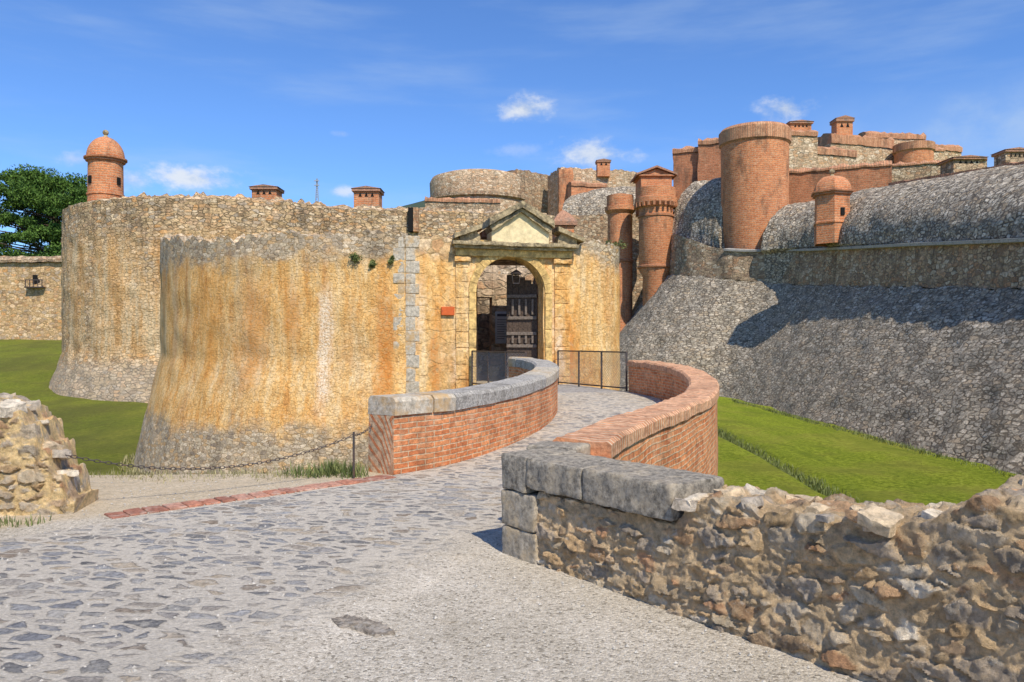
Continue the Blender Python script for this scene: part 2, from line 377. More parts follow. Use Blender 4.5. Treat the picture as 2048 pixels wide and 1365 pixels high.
def cobble():
    t = NT('cobbles', .85, .2); t.warm = (1.0, .965, .905); p = t.pos(); gc, gh = gravel_nodes(t, p)
    ang = t.n('VectorRotate', {'Vector': p, 'Angle': R(14)}, rotation_type='Z_AXIS').outputs[0]
    q = t.vs(ang, (4.9, 8.4, 0))
    q = t.va(q, t.vs(t.va(t.noise(q, .6, 3).outputs['Color'], (-.5, -.5, -.5)), (1.3, 1.3, 0)))
    q = t.va(q, t.vs(t.va(t.noise(q, 2.6, 5, .7).outputs['Color'], (-.5, -.5, -.5)), (.48, .48, 0)))
    v1 = t.n('TexVoronoi', {'Vector': q, 'Scale': 1., 'Randomness': 1.}, voronoi_dimensions='2D')
    v2 = t.n('TexVoronoi', {'Vector': q, 'Scale': 1., 'Randomness': 1.}, voronoi_dimensions='2D', feature='DISTANCE_TO_EDGE')
    cs = t.sep(v1.outputs['Color'])
    nf = t.noise(p, 22, 10, .78).outputs[0]; nm = t.noise(p, 10, 7, .74).outputs[0]
    thr = t.math('ADD', t.mr(cs[1], 0, 1, .085, .34), t.mr(t.noise(p, .7, 4).outputs[0], .4, .65, -.03, .06))
    e = t.math('ADD', t.math('SUBTRACT', v2.outputs[0], thr), t.math('MULTIPLY', t.math('SUBTRACT', nm, .5), .22))
    msk = t.mr(e, -.03, .045)
    sc = t.ramp(cs[0], even([(.225, .23, .25), (.33, .33, .34), (.155, .155, .16), (.43, .41, .385), (.29, .235, .18), (.37, .37, .38), (.45, .38, .295)]))
    sc = t.mix(1, sc, t.ramp(nf, [(.32, (.42, .42, .42)), (.68, (1.65, 1.63, 1.6))]), 'MULTIPLY')
    sc = t.mix(t.mr(nm, .50, .65, 0, .6), sc, (.60, .56, .49))
    mort = t.mix(1, (.68, .63, .555), t.ramp(t.noise(p, 40, 8, .78).outputs[0], [(.3, (.58, .56, .53)), (.69, (1.16, 1.15, 1.14))]), 'MULTIPLY')
    mort = t.mix(t.mr(t.noise(p, 1.1, 6, .7).outputs[0], .45, .7, 0, .4), mort, (.52, .47, .40))
    rim = t.math('MULTIPLY', t.mr(e, -.10, -.0), t.mr(e, .05, .0))      # mortar darker in a ring round each stone
    mort = t.mix(t.math('MULTIPLY', rim, .25), mort, (.26, .22, .18))
    col = t.mix(msk, mort, sc)
    xyz = t.sep(p)                     # gravel washed over the edges of the cobbles
    d = t.math('ADD', t.math('MULTIPLY', xyz[0], -.945), t.math('MULTIPLY', t.math('SUBTRACT', xyz[1], 6.1), .327))
    d = t.math('ADD', d, t.math('MULTIPLY', t.math('SUBTRACT', t.noise(p, 2.2, 7, .76).outputs[0], .5), 1.5))
    wash = t.math('MULTIPLY', t.mr(d, 1.1, .42), t.mr(xyz[1], 7.2, 6.2))
    d2 = t.math('ADD', t.math('ADD', t.math('MULTIPLY', xyz[0], -.6), t.math('MULTIPLY', xyz[1], .62)), t.math('MULTIPLY', t.math('SUBTRACT', t.noise(p, 2., 7, .76).outputs[0], .5), 1.2))
    wash = t.math('MAXIMUM', wash, t.math('MULTIPLY', t.mr(d2, 6.1, 6.7), t.mr(xyz[1], 7.3, 6.9)))
    col = t.mix(wash, col, gc)
    hc = t.math('MULTIPLY', t.math('ADD', t.math('MULTIPLY', msk, .55), t.math('MULTIPLY', nf, .8)), t.math('SUBTRACT', 1., wash))
    h = t.math('ADD', hc, t.math('MULTIPLY', gh, .25))
    return t.done(col, h, .9, .035)
m_cobble = cobble()
t = NT('lawn', .9, .1); p = t.pos()
n1 = t.noise(p, .25, 6, .65).outputs[0]; n2 = t.noise(p, 6, 10, .82).outputs[0]; n3 = t.noise(t.vs(p, (1, .2, 1)), 1.0, 6, .72).outputs[0]
xyz = t.sep(p); st = t.math('SINE', t.math('ADD', t.math('MULTIPLY', xyz[0], 2.6), t.math('MULTIPLY', t.noise(p, .4, 3).outputs[0], 3.)))
c = t.ramp(n2, [(.36, (.085, .13, .010)), (.5, (.32, .385, .03)), (.64, (.56, .60, .08))])
c = t.mix(t.mr(n1, .42, .6, 0, .5), c, (.46, .41, .08))
c = t.mix(t.mr(t.noise(p, .5, 6, .7).outputs[0], .5, .64, 0, .4), c, (.14, .19, .02))
c = t.mix(t.mr(n3, .48, .66, 0, .5), c, (.15, .22, .02))
c = t.mix(t.mr(st, -.4, .8, 0, .25), c, (.18, .26, .02))
patch = t.mr(t.noise(p, .16, 7, .75).outputs[0], .38, .62, .45, .85)
c = t.mix(t.math('MULTIPLY', t.mr(xyz[0], 0, -8), patch), c, t.mix(n2, (.08, .10, .02), (.22, .20, .06)))
m_lawn = t.done(c, n2, 1., .25)

# ------------------------------------------------------------------ rubble wall with real stones
PAL = np.array([(.58, .48, .35), (.60, .44, .27), (.44, .385, .33), (.68, .60, .49), (.52, .32, .2), (.51, .46, .39), (.65, .50, .32), (.74, .69, .61), (.46, .35, .25), (.61, .54, .43), (.42, .375, .33), (.56, .38, .24)])
def vnoise(x, y, seed, sc):
    g = np.random.default_rng(seed).random((64, 64))
    x = x*sc; y = y*sc; xi = np.floor(x).astype(int); yi = np.floor(y).astype(int); fx = x-xi; fy = y-yi
    fx = fx*fx*(3-2*fx); fy = fy*fy*(3-2*fy)
    G = lambda a, b: g[a % 64, b % 64]
    return (G(xi, yi)*(1-fx)+G(xi+1, yi)*fx)*(1-fy)+(G(xi, yi+1)*(1-fx)+G(xi+1, yi+1)*fx)*fy
def rubble(name, O, d, nb, L, Hf, Tf, res, size, seed, parent, mat, amp=.05, zb=-.1, back=1.2, mortar=(.68, .54, .37), mj=.012, wz=(.85, 1.1, 2.1)):
    g = np.random.default_rng(seed)
    ns = int(L/res); Hm = max(Hf(s) for s in np.linspace(0, L, 60)); Tm = max(Tf(s) for s in np.linspace(0, L, 20))
    nf = int((Hm-zb)/res); nt = int(Tm/res); nk = max(6, int(back/res/4)); nw_ = nf+nt+nk
    S = np.linspace(0, L, ns)
    Hs = np.array([Hf(s) for s in S]); Ts = np.array([Tf(s) for s in S])
    s2 = np.repeat(S[:, None], nw_, 1)
    yb = np.zeros_like(s2); zz = np.zeros_like(s2); ny = np.zeros_like(s2); nz = np.zeros_like(s2)
    for j in range(nw_):
        if j < nf:
            f = j/nf; zz[:, j] = zb+(Hs-zb)*f; k = sm(.9, 1.0, f)*.785
            yb[:, j] = .04*f; ny[:, j] = -math.cos(k); nz[:, j] = math.sin(k)
        elif j < nf+nt:
            f = (j-nf)/nt; yb[:, j] = .04+Ts*f; zz[:, j] = Hs+.03*math.sin(math.pi*f); a = -.785*(1-sm(0, .1, f)) + .785*sm(.9, 1, f)
            ny[:, j] = math.sin(a); nz[:, j] = math.cos(a)
        else:
            f = (j-nf-nt)/(nk-1); yb[:, j] = Ts+.04; zz[:, j] = Hs-(back+Hs)*f; ny[:, j] = 1
    B = np.stack([s2, yb, zz], -1)
    a = np.linalg.norm(np.gradient(B, axis=0), axis=2)*np.linalg.norm(np.gradient(B, axis=1), axis=2); a[:, nf+nt+2:] *= .2
    N = int(a.sum()/(size*size*.6)); B = B.reshape(-1, 3)
    ci = g.choice(len(B), N, replace=False, p=(a/a.sum()).ravel()); cs = B[ci]+g.normal(size=(N, 3))*.01
    cs[:, 2] = np.where(g.random(N) < .8, np.round(cs[:, 2]/(size*.62))*(size*.62)+g.normal(size=N)*.008, cs[:, 2])   # rough courses
    rad = g.random(N)**2.5*size*.8
    wz = np.array(wz)
    X = B+(np.stack([vnoise(B[:, 0], B[:, 2]+B[:, 1], seed+3, 11), vnoise(B[:, 0]+B[:, 1], B[:, 2], seed+31, 11), vnoise(B[:, 0]-B[:, 1], B[:, 2], seed+4, 11)], -1)-.5)*.03
    X += (np.stack([vnoise(B[:, 0], B[:, 2]+B[:, 1], seed+13, 40), vnoise(B[:, 0]+B[:, 1], B[:, 2], seed+33, 40), vnoise(B[:, 0]-B[:, 1], B[:, 2], seed+14, 40)], -1)-.5)*.020
    Xs = X*wz; Cs = cs*wz; c2 = (Cs**2).sum(1)
    i1 = np.zeros(len(X), int); ed = np.zeros(len(X))
    for k in range(0, len(X), 3000):
        q = Xs[k:k+3000]; q = np.sqrt(np.maximum(0, (q**2).sum(1)[:, None]+c2[None]-2*q@Cs.T))-rad[None]
        ii = np.argpartition(q, 1, axis=1)[:, :2]; qa = np.take_along_axis(q, ii, 1); sw = qa[:, 0] > qa[:, 1]
        i1[k:k+3000] = np.where(sw, ii[:, 1], ii[:, 0]); ed[k:k+3000] = np.abs(qa[:, 1]-qa[:, 0])*.5
    x = B[:, 0]; y = B[:, 1]+B[:, 2]
    wob = .6+.9*vnoise(x, y, seed+21, 6)            # mortar stands fuller in some places
    e = np.clip((ed-mj*.7*wob)/.010, 0, 1); e = e*e*(3-2*e)
    ra = g.random(N); tl = (g.random((N, 3))-.5)*.5; dx = X-cs[i1]
    hgt = e*(amp*.25+amp*ra[i1]**1.6)+e*np.clip((tl[i1]*dx).sum(1), -.013, .013)
    hgt += (vnoise(x, y, seed+5, 24)-.5)*.014+(vnoise(x, y, seed+6, 48)-.5)*.014+(vnoise(x, y, seed+8, 3)-.5)*.03
    hgt = hgt.reshape(s2.shape)
    px = O[0]+d[0]*s2+nb[0]*(yb+ny*hgt); py = O[1]+d[1]*s2+nb[1]*(yb+ny*hgt); pz = O[2]+zz+nz*hgt
    V = np.stack([px, py, pz], -1).reshape(-1, 3)
    pc = PAL[g.integers(0, len(PAL), N)]*(0.76+.48*g.random((N, 1)))
    c = pc[i1]; mort = np.array(mortar)*(.7+.5*vnoise(x, y, seed+7, 14))[:, None]
    k = np.clip((ed-mj*.7*wob)/(mj*.5), 0, 1)[:, None]; c = mort*(1-k)+c*k
    nv = nw_; fc = [(i*nv+j, (i+1)*nv+j, (i+1)*nv+j+1, i*nv+j+1) for i in range(ns-1) for j in range(nv-1)]
    fc += [tuple(range(nv))[::-1], tuple(range((ns-1)*nv, ns*nv))]
    return mk(name, V.tolist(), fc, mat, parent, uv=np.stack([x, y], -1), cols=c, ang=42)

# ------------------------------------------------------------------ ground
def lawnz(x, y):
    return -2.5+3.5*sm(44, 76, y)*sm(-20, -38, x)+.8*sm(36, 52, y)*sm(-12, -24, x)-.28*math.exp(-((x-9.4-.05*(y-30))/.35)**2)*sm(12, 16, y)-.4*sm(-5, -9, x)*sm(40, 31, y)
xs = sorted(set([-3000, -1500, -700, -300, -150, -100, -80]+[-60+2*k for k in range(34)]+[7.0+.25*k for k in range(20)]+[12+2*k for k in range(25)]+[80, 120, 200, 400, 900, 1800, 3000]))
ys = [-3000, -1200, -400, -100, -40, -10]+[2*k for k in range(50)]+[110, 130, 180, 300, 600, 1200, 2000, 3000]
cols = [[Vector((x, y, lawnz(x, y)+(mn.noise(Vector((x*.3, y*.3, 0)))*.12 if abs(x) < 90 and abs(y) < 110 else 0))) for y in ys] for x in xs]
v, f, uv = grid(cols); tag(mk('moat_lawn', v, f, m_lawn, None, uv), 'mown green grass floor of the dry moat', 'grass', kind='structure')
bound = [(-60, -30), (-60, 9.0), (-20, 9.2), (-8, 9.35), (-5, 9.45), (-2.2, 9.6), (-1.2, 10.0), (.6, 9.4), (1.0, 8.2), (.5, 6.9), (.25, 6.25), (2.35, 3.55), (7.2, -2.6), (7.2, -30)]
nb_ = len(bound); V = [Vector((x, y, 0)) for x, y in bound]+[Vector((x+(0.2 if x > 2 else 0), y+(1.6 if (y > 8.9 and x < -1.9) else 0), -3.1)) for x, y in bound]
fs = [tuple(range(nb_))[::-1]]+[(k, (k+1) % nb_, nb_+(k+1) % nb_, nb_+k) for k in range(nb_)]
tag(mk('gravel_ground', V, fs, m_gravel, smooth=False), 'pale beige gravel terrace in front of the bridge', 'ground', kind='structure')
deckz = lambda y: .3*sm(10, 21, y)
LP = [(-1.45, 9.42), (-.83, 10.2), (-.18, 11.6), (.45, 13.4), (.85, 15.3), (.98, 17), (.75, 18.7), (.35, 19.9)]
RP = [(.22, 6.25), (.87, 8.0), (1.8, 9.9), (2.7, 12), (3.35, 14.5), (3.6, 17), (3.45, 18.8), (3.1, 20.4)]
lr = resample(LP, .4); rr_ = resample(RP, .4)
LB = [(-9, 1.0), (-6, 4.5), (-4.3, 6.45), (-3.72, 7.14), (-1.5, 9.22)]; RB = [(-1.7, 1.0), (-.95, 3.7), (-.5, 5.0), (-.1, 6.1), (.26, 6.3)]
Lb = resample(LB, .2, False); n0 = len(Lb); Rb = resample(RB, .05, False); Rb = Rb[np.linspace(0, len(Rb)-1, n0).astype(int)]
m2 = 60
Lc = np.vstack([Lb, lr[np.linspace(0, len(lr)-1, m2).astype(int)]]); Rc = np.vstack([Rb, rr_[np.linspace(0, len(rr_)-1, m2).astype(int)]])
cols = []
for i_, (a, b) in enumerate(zip(Lc, Rc)):
    a = Vector((a[0], a[1], 0)); b = Vector((b[0], b[1], 0)); c = []
    for k in range(25):
        q = a.lerp(b, k/24); q.z = deckz(q.y)+.006+abs(mn.noise(q*1.1))*.003
        if i_ < n0 and k in (0, 24): q.z = -.012      # the edge dips under the gravel
        c.append(q)
    cols.append(c)
v, f, uv = grid(cols); tag(mk('cobbled_path', v, f, m_cobble, None, uv), 'cobbled path of flat grey stones in pale mortar', 'path', kind='structure')
# far hill
cols = []
for i in range(90):
    x = -900+i*16; c = []
    for j in range(20):
        y = 950+j*45
        pxx = 1024+x/1200*F
        top = (222*math.exp(-((pxx-860)/330)**2)+16*mn.noise(Vector((x*.012, y*.006, 0)))+5*mn.noise(Vector((x*.05, y*.03, 1))))
        c.append(Vector((x, y, max(-3, (top+22)*math.exp(-((y-1300)/260)**2)))))
    cols.append(c)
v, f, uv = grid(cols); tag(mk('hills', v, f, m_hill, None, uv), 'distant dark green scrubby hill on the skyline', 'hill', kind='structure')

# ------------------------------------------------------------------ gatehouse bastion (front)
TH = R(14); QX, QY = -3.15, 22.84; QS = QX/math.cos(TH); GO = Vector((0, QY-QS*math.sin(TH), 0))
gate = thing('gatehouse_bastion', GO, 'ochre stained half round stone bastion holding the arched entrance gate and pediment', 'bastion', rz=TH)
gm = WM(gate); G = lambda s, y, z=0: gm @ Vector((s, y, z))
CX, CY, CR = -4.02, 32.8, 10.0
arc = [(CX+CR*math.cos(R(a)), CY+CR*math.sin(R(a))) for a in np.linspace(180, 275, 70)]
def top1(x, y, t): return 5.42-.56*sm(.2, .68, t)-.04*sm(.7, 1, t)
wall('curved_wall', arc, [(.95, -3.1), (.2, .3), (0, 1.1), (0, top1), (-.9, lambda x, y, t: top1(x, y, t)+.05), (-.9, 3.6)], m_ochre, gate, step=.13, vstep=.13, jitter=.05, topjit=.34, curve=False, caps=False)
wl = [G(QS, 0), G(-1.12, 0)]
wall('front_wall', wl, [(0, -2.7), (0, 4.76), (-.6, 4.78), (-.6, 0)], m_gatewall, gate, step=.12, vstep=.12, jitter=.03, topjit=.2, curve=False)
wr = [G(1.0, 0), G(2.2, 0)]
wall('front_wall', wr, [(0, -2.7), (0, 4.7), (-.6, 4.7), (-.6, 0)], m_gatewall, gate, step=.12, vstep=.12, jitter=.03, topjit=.1, curve=False)
wr = [G(2.2, 0), G(2.65, .03), G(3.3, .25), G(3.85, .8), G(4.2, 1.8), G(4.4, 3.2), G(4.6, 6)]
wall('curved_wall', wr, [(0, -2.7), (0, 4.75), (-.7, 4.8), (-.7, 3)], m_ochre, gate, step=.12, vstep=.12, jitter=.04, topjit=.3, caps=False)
# arch: spandrel, soffit
cs_, r_, sp = -.04, 1.09, 3.13
cols = []; sof = []
for i in range(33):
    a = math.pi-math.pi*i/32; s = cs_+r_*math.cos(a); z = sp+r_*math.sin(a)*1.01
    cols.append([Vector((s, 0, z+(4.72-z)*k/5)) for k in range(6)])
    sof.append([Vector((s, y, z)) for y in (-.07, .2, .5, .7)])
sof = [[Vector((cs_-r_, y, z)) for y in (-.07, .2, .5, .7)] for z in (0, 1, 2)]+sof+[[Vector((cs_+r_, y, z)) for y in (-.07, .2, .5, .7)] for z in (2, 1, 0)]
v, f, uv = grid(cols); mk('spandrel', v, f, m_gstone, gate, uv, local=True)
v, f, uv = grid(sof); mk('arch_soffit', v, f, m_gstone, gate, uv, local=True)
MB().box(cs_-r_, cs_+r_, 0, .6, -2.7, .26, 0).mk('sill', m_gstone, gate, local=True)
mb = MB()
ts = [(cs_-r_-.22, cs_-r_, z, z+.56) for z in np.arange(.3, 3.1, .57)]+[(cs_+r_, cs_+r_+.22, z, z+.56) for z in np.arange(.3, 3.1, .57)]
for x0, x1, z0, z1 in ts: mb.box(x0, x1, -.07, -.003, z0, min(z1, 3.12), .012, .008)
for k in range(13):
    a0 = math.pi*k/13+.004; a1 = math.pi*(k+1)/13-.004; q = []
    for a in np.linspace(a0, a1, 4): q.append((cs_+r_*math.cos(a), sp+r_*1.01*math.sin(a)))
    for a in np.linspace(a1, a0, 4): q.append((cs_+(r_+.23)*math.cos(a), sp+(r_+.23)*1.01*math.sin(a)))
    mb.prism(q, -.07+random.uniform(-.008, .008), -.003)
mb.mk('arch_ring', m_gstone, gate, local=True)
for s0, s1 in ((-1.76, -1.36), (1.36, 1.86)):
    mb = MB(); z = .1
    while z < 4.0:
        h = random.uniform(.38, .55); mb.add(roughblk((s0+s1)/2, .015, min(4.05, z+h)/2+z/2-.003, s1-s0, .13, min(4.05, z+h)-z-.006, 0, .014, .05, 5)); z += h
    mb.add(roughblk((s0+s1)/2, -.02, 4.13, s1-s0+.1, .24, .15, 0, .012, .05, 6)); mb.mk('pilaster', m_gatewall, gate, local=True)
def rb(name, x0, x1, y0, y1, z0, z1, mat, amp=.018): return MB().add(roughblk((x0+x1)/2, (y0+y1)/2, (z0+z1)/2, x1-x0, y1-y0, z1-z0, 0, amp, .05, 5)).mk(name, mat, gate, local=True)
rb('architrave', -1.78, 1.9, -.13, .02, 4.22, 4.44, m_gstone)
rb('cornice', -1.84, 1.96, -.28, .02, 4.435, 4.53, m_gstone2); rb('cornice', -1.9, 2.04, -.42, .02, 4.525, 4.64, m_gstone2, .03)
ax, az = .22, 5.90
mb = MB(); mb.prism([(-.68, 4.63), (1.12, 4.63), (1.12, 5.22), (ax+.02, 5.70), (-.68, 5.22)], -.2, .5); mb.mk('pediment', m_tymp, gate, local=True)
def roughprism(poly, y0, y1, amp=.02, n=14):
    m = MB(); P_ = []
    for k in range(len(poly)):
        a = Vector((poly[k][0], 0, poly[k][1])); b = Vector((poly[(k+1) % len(poly)][0], 0, poly[(k+1) % len(poly)][1])); c = max(1, int((b-a).length/.07))
        P_ += [a.lerp(b, i/c) for i in range(c)]
    ny_ = max(2, int((y1-y0)/.09)); cols = []
    for j in range(ny_+1):
        y = y0+(y1-y0)*j/ny_; cols.append([jit(Vector((q.x, y, q.z)), amp, 6) for q in P_+[P_[0]]])
    v, f, uv = grid(cols); nv = len(cols[0]); f += [tuple(range(nv-1)), tuple(range(ny_*nv, ny_*nv+nv-1))[::-1]]
    m.add((v, f)); return m
for sgn in (-1, 1):
    x1 = ax+sgn*1.02
    mb = roughprism([(ax, az), (x1, 5.34), (x1, 5.12), (ax, az-.19)], -.44, .62)
    q = roughprism([(ax, az-.20), (x1-sgn*.04, 5.10), (x1-sgn*.12, 4.97), (ax, az-.32)], -.33, .5); mb.add((q.v, q.f)); mb.mk('raking_cornice', m_gstone2, gate, local=True)
for sgn, c in ((-1, -1.34), (1, 1.74)):
    mb = roughprism([(c-.32, 4.63), (c+.32, 4.63), (c+.3, 4.84), (c-.2*sgn, 4.98), (c-.3, 4.84)], -.16, .3)
    e = c+sgn*.52; i_ = c-sgn*.34
    q = roughprism([(e, 4.72), (i_, 5.04), (i_, 5.18), (e-sgn*.02, 4.86)], -.34, .4); mb.add((q.v, q.f)); mb.mk('side_scroll', m_gstone2, gate, local=True)
# corner quoins
mb = MB(); z = -2.5; k = 0
while z < 4.55:
    h = random.uniform(.28, .42); w = .42 if k % 2 else .30; w2 = .20 if k % 2 else .34
    mb.add(roughblk(QS+w/2-.02, .095, z+h/2, w, .24, h-.006, 0, .012, .06, 6))
    mb.add(roughblk(QS-.02-.988*w2/2, .12+.156*w2/2, z+h/2, w2, .24, h-.006, R(-9), .012, .06, 6)); z += h; k += 1
mb.mk('quoin', m_granite_lt, gate, local=True)
mb = MB(); mb.prism([(-2.9, 4.45), (-.7, 5.2), (-.7, 5.28), (-2.9, 4.53)], .64, 1.6); mb.prism([(ax-1.0, 5.1), (ax, 5.68), (ax+1.0, 5.1), (ax+1.0, 4.9), (ax-1.0, 4.9)], .64, 1.2); mb.mk('roof', m_tile, gate, local=True)
tp = [Vector((x*.92+CX*.08, y*.92+CY*.08, 3.9)) for x, y in arc]+[G(-1.9, .8, 3.9), G(-1.9, 9, 3.9)]
mk('terreplein', tp, [tuple(range(len(tp)))], m_gravel, gate, smooth=False)
mb = MB(); mb.box(-1.75, -1.22, .61, 7.6, -1, 4.4, .02); mb.mk('passage_wall', m_upper, gate, local=True)
mb = MB(); mb.box(2.3, 2.7, .61, 7.6, -1, 4.4, .02); mb.mk('passage_wall', m_upper, gate, local=True)
mb = MB(); mb.box(-1.75, 2.7, .75, 4.3, 4.405, 4.6, .02); mb.mk('passage_shade_vault', m_upper, gate, local=True)  # vault slab lengthened inward to shade the passage
mb = MB(); mb.box(.62, 2.3, 5.6, 6.1, -1, 4.6, .02); mb.mk('inner_wall', m_keep, gate, local=True)
mb = MB(); mb.box(-1.22, .618, 5.6, 6.1, 3.3, 4.6, .02); mb.mk('inner_lintel', m_keep, gate, local=True)
mb = MB(); mb.box(-1.6, 2.4, 7.6, 7.8, -1, 4.6, 0); mb.mk('inner_recess', m_upper, gate, local=True)
# doors
def door(hx, hy, ang, lattice=True):
    d = MB(); W, H = 1.04, 3.45; z0 = .34
    ca, sa = math.cos(ang), math.sin(ang)
    def T(u, y, z): return Vector((hx+u*ca-y*sa, hy+u*sa+y*ca, z))
    def bx(m, u0, u1, y0, y1, za, zb):
        vs, fs = blk((u0+u1)/2, (y0+y1)/2, (za+zb)/2, abs(u1-u0), y1-y0, zb-za, 0, .006)
        m.add(([T(v.x, v.y, v.z) for v in vs], fs))
    for k in range(5): bx(d, k*.205+.004, k*.205+.202, -.025, .025, z0, z0+3.0+.45*math.sin(math.pi*.5*(k+1)/5) if lattice else z0+H)
    o = d.mk('door', m_wood, gate, local=True)
    for z in (z0+.08, z0+.62, z0+1.1, z0+1.5, z0+2.0, z0+2.7):
        for y0, y1 in (((.028, .085), (-.085, -.028)) if lattice else ((.028, .085),)):
            b = MB(); bx(b, .01, W-.03, y0, y1, z, z+.1); b.mk('door_rail', m_wood2 if lattice else m_wood, o, local=True)
    if lattice:
        for sy in (-1, 1):
            for z, h in ((z0+.22, .36), (z0+1.24, .24), (z0+2.15, .5)):
                for u in (.1, .32, .54, .76):
                    b = MB(); y0, y1 = sorted((sy*.088, sy*.12)); bx(b, u, u+.07, y0, y1, z, z+h); b.mk('door_stile', m_wood2, o, local=True)
    return o
dR = door(1.02, .72, R(180-30)); dL = door(-1.12, .72, R(70), lattice=False)  # left leaf added as a dark panel to darken that recess

# lantern
lan = thing('hanging_lantern', G(.22, .35, 3.35), 'small iron lantern hanging under the crown of the gate arch', 'lantern')
mb = MB(); mb.tube(G(.22, .35, 3.85), G(.22, .35, 4.22), .012); mb.mk('rod', m_iron, lan)
c = G(.22, .35); mb = MB()
for i in (-1, 1):
    for j in (-1, 1): mb.bar((c.x+.09*i, c.y+.09*j, 3.45), (c.x+.13*i, c.y+.13*j, 3.74), .02)
for z, w in ((3.45, .1), (3.74, .14)):
    for i in (-1, 1): mb.bar((c.x-w, c.y+w*i, z), (c.x+w, c.y+w*i, z), .02); mb.bar((c.x+w*i, c.y-w, z), (c.x+w*i, c.y+w, z), .02)
mb.mk('cage', m_iron, lan)
lathe('cap', c.x, c.y, [(.2, 3.75), (.1, 3.83), (.02, 3.88), (0, 3.88)], m_iron, lan, 12)
# info board and plaque
ib = thing('info_board', G(1.0, 5.58, 1.55), 'tall pale notice board on the wall inside the gateway', 'sign', rz=TH)
MB().box(-.27, .27, -.04, 0, 0, 1.22, .01).mk('panel', m_white, ib, local=True)
mb = MB(); mb.box(-.2, .2, -.046, -.0405, 1.04, 1.13, 0); mb.mk('heading', m_ink, ib, local=True)
for k in range(9): MB().box(-.2, .2-.12*(k % 3 == 2), -.046, -.0405, .9-.09*k, .92-.09*k, 0).mk('text_line', m_ink, ib, local=True)
pq = thing('wall_plaque', G(-2.0, -.012, 2.42), 'small orange plaque fixed to the wall left of the gate', 'sign', rz=TH)
MB().box(-.2, .2, -.07, -.0, 0, .26, .012).mk('plate', m_plaque, pq, local=True)
for k in (-1, 1): MB().add(([Vector((k*.17+.012*math.cos(a), -.073, .13+.012*math.sin(a))) for a in np.linspace(0, 6.28, 9)[:-1]], [tuple(range(8))])).mk('screw', m_iron, pq, local=True)
# deck of planks
mb = MB(); nP = 22
A0, A1 = Vector((.4, 19.7, 0)), Vector((3.12, 20.3, 0)); B0, B1 = G(-1.3, -.06), G(1.9, -.06)
for k in range(nP):
    a0 = A0.lerp(B0, k/nP); a1 = A1.lerp(B1, k/nP); b0 = A0.lerp(B0, (k+.93)/nP); b1 = A1.lerp(B1, (k+.93)/nP)
    vs = []
    for z in (.24, .30+random.uniform(-.004, .004)):
        for q in (a0, a1, b1, b0): vs.append(Vector((q.x, q.y, z)))
    mb.add((vs, [(3, 2, 1, 0), (4, 5, 6, 7), (0, 1, 5, 4), (1, 2, 6, 5), (2, 3, 7, 6), (3, 0, 4, 7)]))
dk = thing('plank_bridge', (1.2, 21.5, 0), 'weathered grey plank deck between the cobbles and the gate', 'bridge')
mb.mk('boards', m_plank, dk)
for q in (.08, .5, .92): MB().bar(A0.lerp(A1, q)+Vector((0, 0, .14)), B0.lerp(B1, q)+Vector((0, 0, .14)), .2, .19).mk('beam', m_wood, dk)
MB().box(-1.2, 2.3, .0, 7.5, .1, .28, 0).mk('passage_floor', m_gravel, gate, local=True)

# railings
def railing(a, b, n, label):
    a = Vector(a); b = Vector(b); t = thing('railing', (a+b)/2, label, 'railing'); H = 1.05
    for k in range(n):
        q = a.lerp(b, k/(n-1)); mb = MB(); mb.box(q.x-.025, q.x+.025, q.y-.025, q.y+.025, q.z, q.z+H, .004); mb.mk('post', m_iron, t)
    for z in (H, .08):
        mb = MB(); mb.bar(a+Vector((0, 0, z)), b+Vector((0, 0, z)), .04, .035); mb.mk('rail', m_iron, t)
    L = (b-a).length; d = (b-a)/L; mb = MB(); h = H-.1; st = .085
    for k in range(int(-h/st), int(L/st)+1):
        for sg in (1, -1):
            u0 = k*st; u1 = u0+h; z0, z1 = (.09, .09+h) if sg == 1 else (.09+h, .09)
            c0 = max(0, u0); c1 = min(L, u1)
            if c1-c0 < .02: continue
            za = z0+(z1-z0)*(c0-u0)/h; zb = z0+(z1-z0)*(c1-u0)/h
            mb.bar(a+d*c0+Vector((0, 0, za)), a+d*c1+Vector((0, 0, zb)), .005)
    mb.mk('wire_mesh', m_wire, t)
railing((-1.2, 23.1, .30), (.36, 20.15, .30), 4, 'wire mesh railing on the left side of the plank deck')
railing((1.42, 23.7, .30), (3.08, 20.65, .30), 4, 'wire mesh railing on the right side of the plank deck')

# ------------------------------------------------------------------ bridge parapets
lp = thing('bridge_parapet', (-.2, 11.8, 0), 'curved red brick parapet with grey granite cap stones along left of path', 'parapet')
LPs = resample(LP, .06)
wall('brick_wall', LPs, [(0, lambda x, y, t: deckz(y)-.1), (0, lambda x, y, t: .72+deckz(y)), (-.46, lambda x, y, t: .72+deckz(y)), (-.46, -2.7)], m_brick, lp, step=.08, vstep=.08, jitter=.02, curve=False)
i = 0
while i < len(LPs)-6:
    n = random.choice([8, 10, 11, 13, 14]); n = n if i+n < len(LPs)-8 else len(LPs)-1-i
    seg = np.array(LPs[i:i+n+1]); d = seg[-1]-seg[-2]; seg[-1] -= d/np.linalg.norm(d)*.024; dz = random.uniform(-.01, .01); ox = random.uniform(.015, .035)
    wall('cap_stone', seg, [(ox, lambda x, y, t: .724+deckz(y)), (ox+.008, lambda x, y, t: .89+deckz(y)+dz), (ox-.035, lambda x, y, t: .94+deckz(y)+dz), (-.44, lambda x, y, t: .95+deckz(y)+dz), (-.48, lambda x, y, t: .91+deckz(y)+dz), (-.48, lambda x, y, t: .724+deckz(y))], m_granite if random.random() < .65 else m_granite_lt, lp, step=.06, vstep=.06, jitter=.018, curve=False)
    i += n
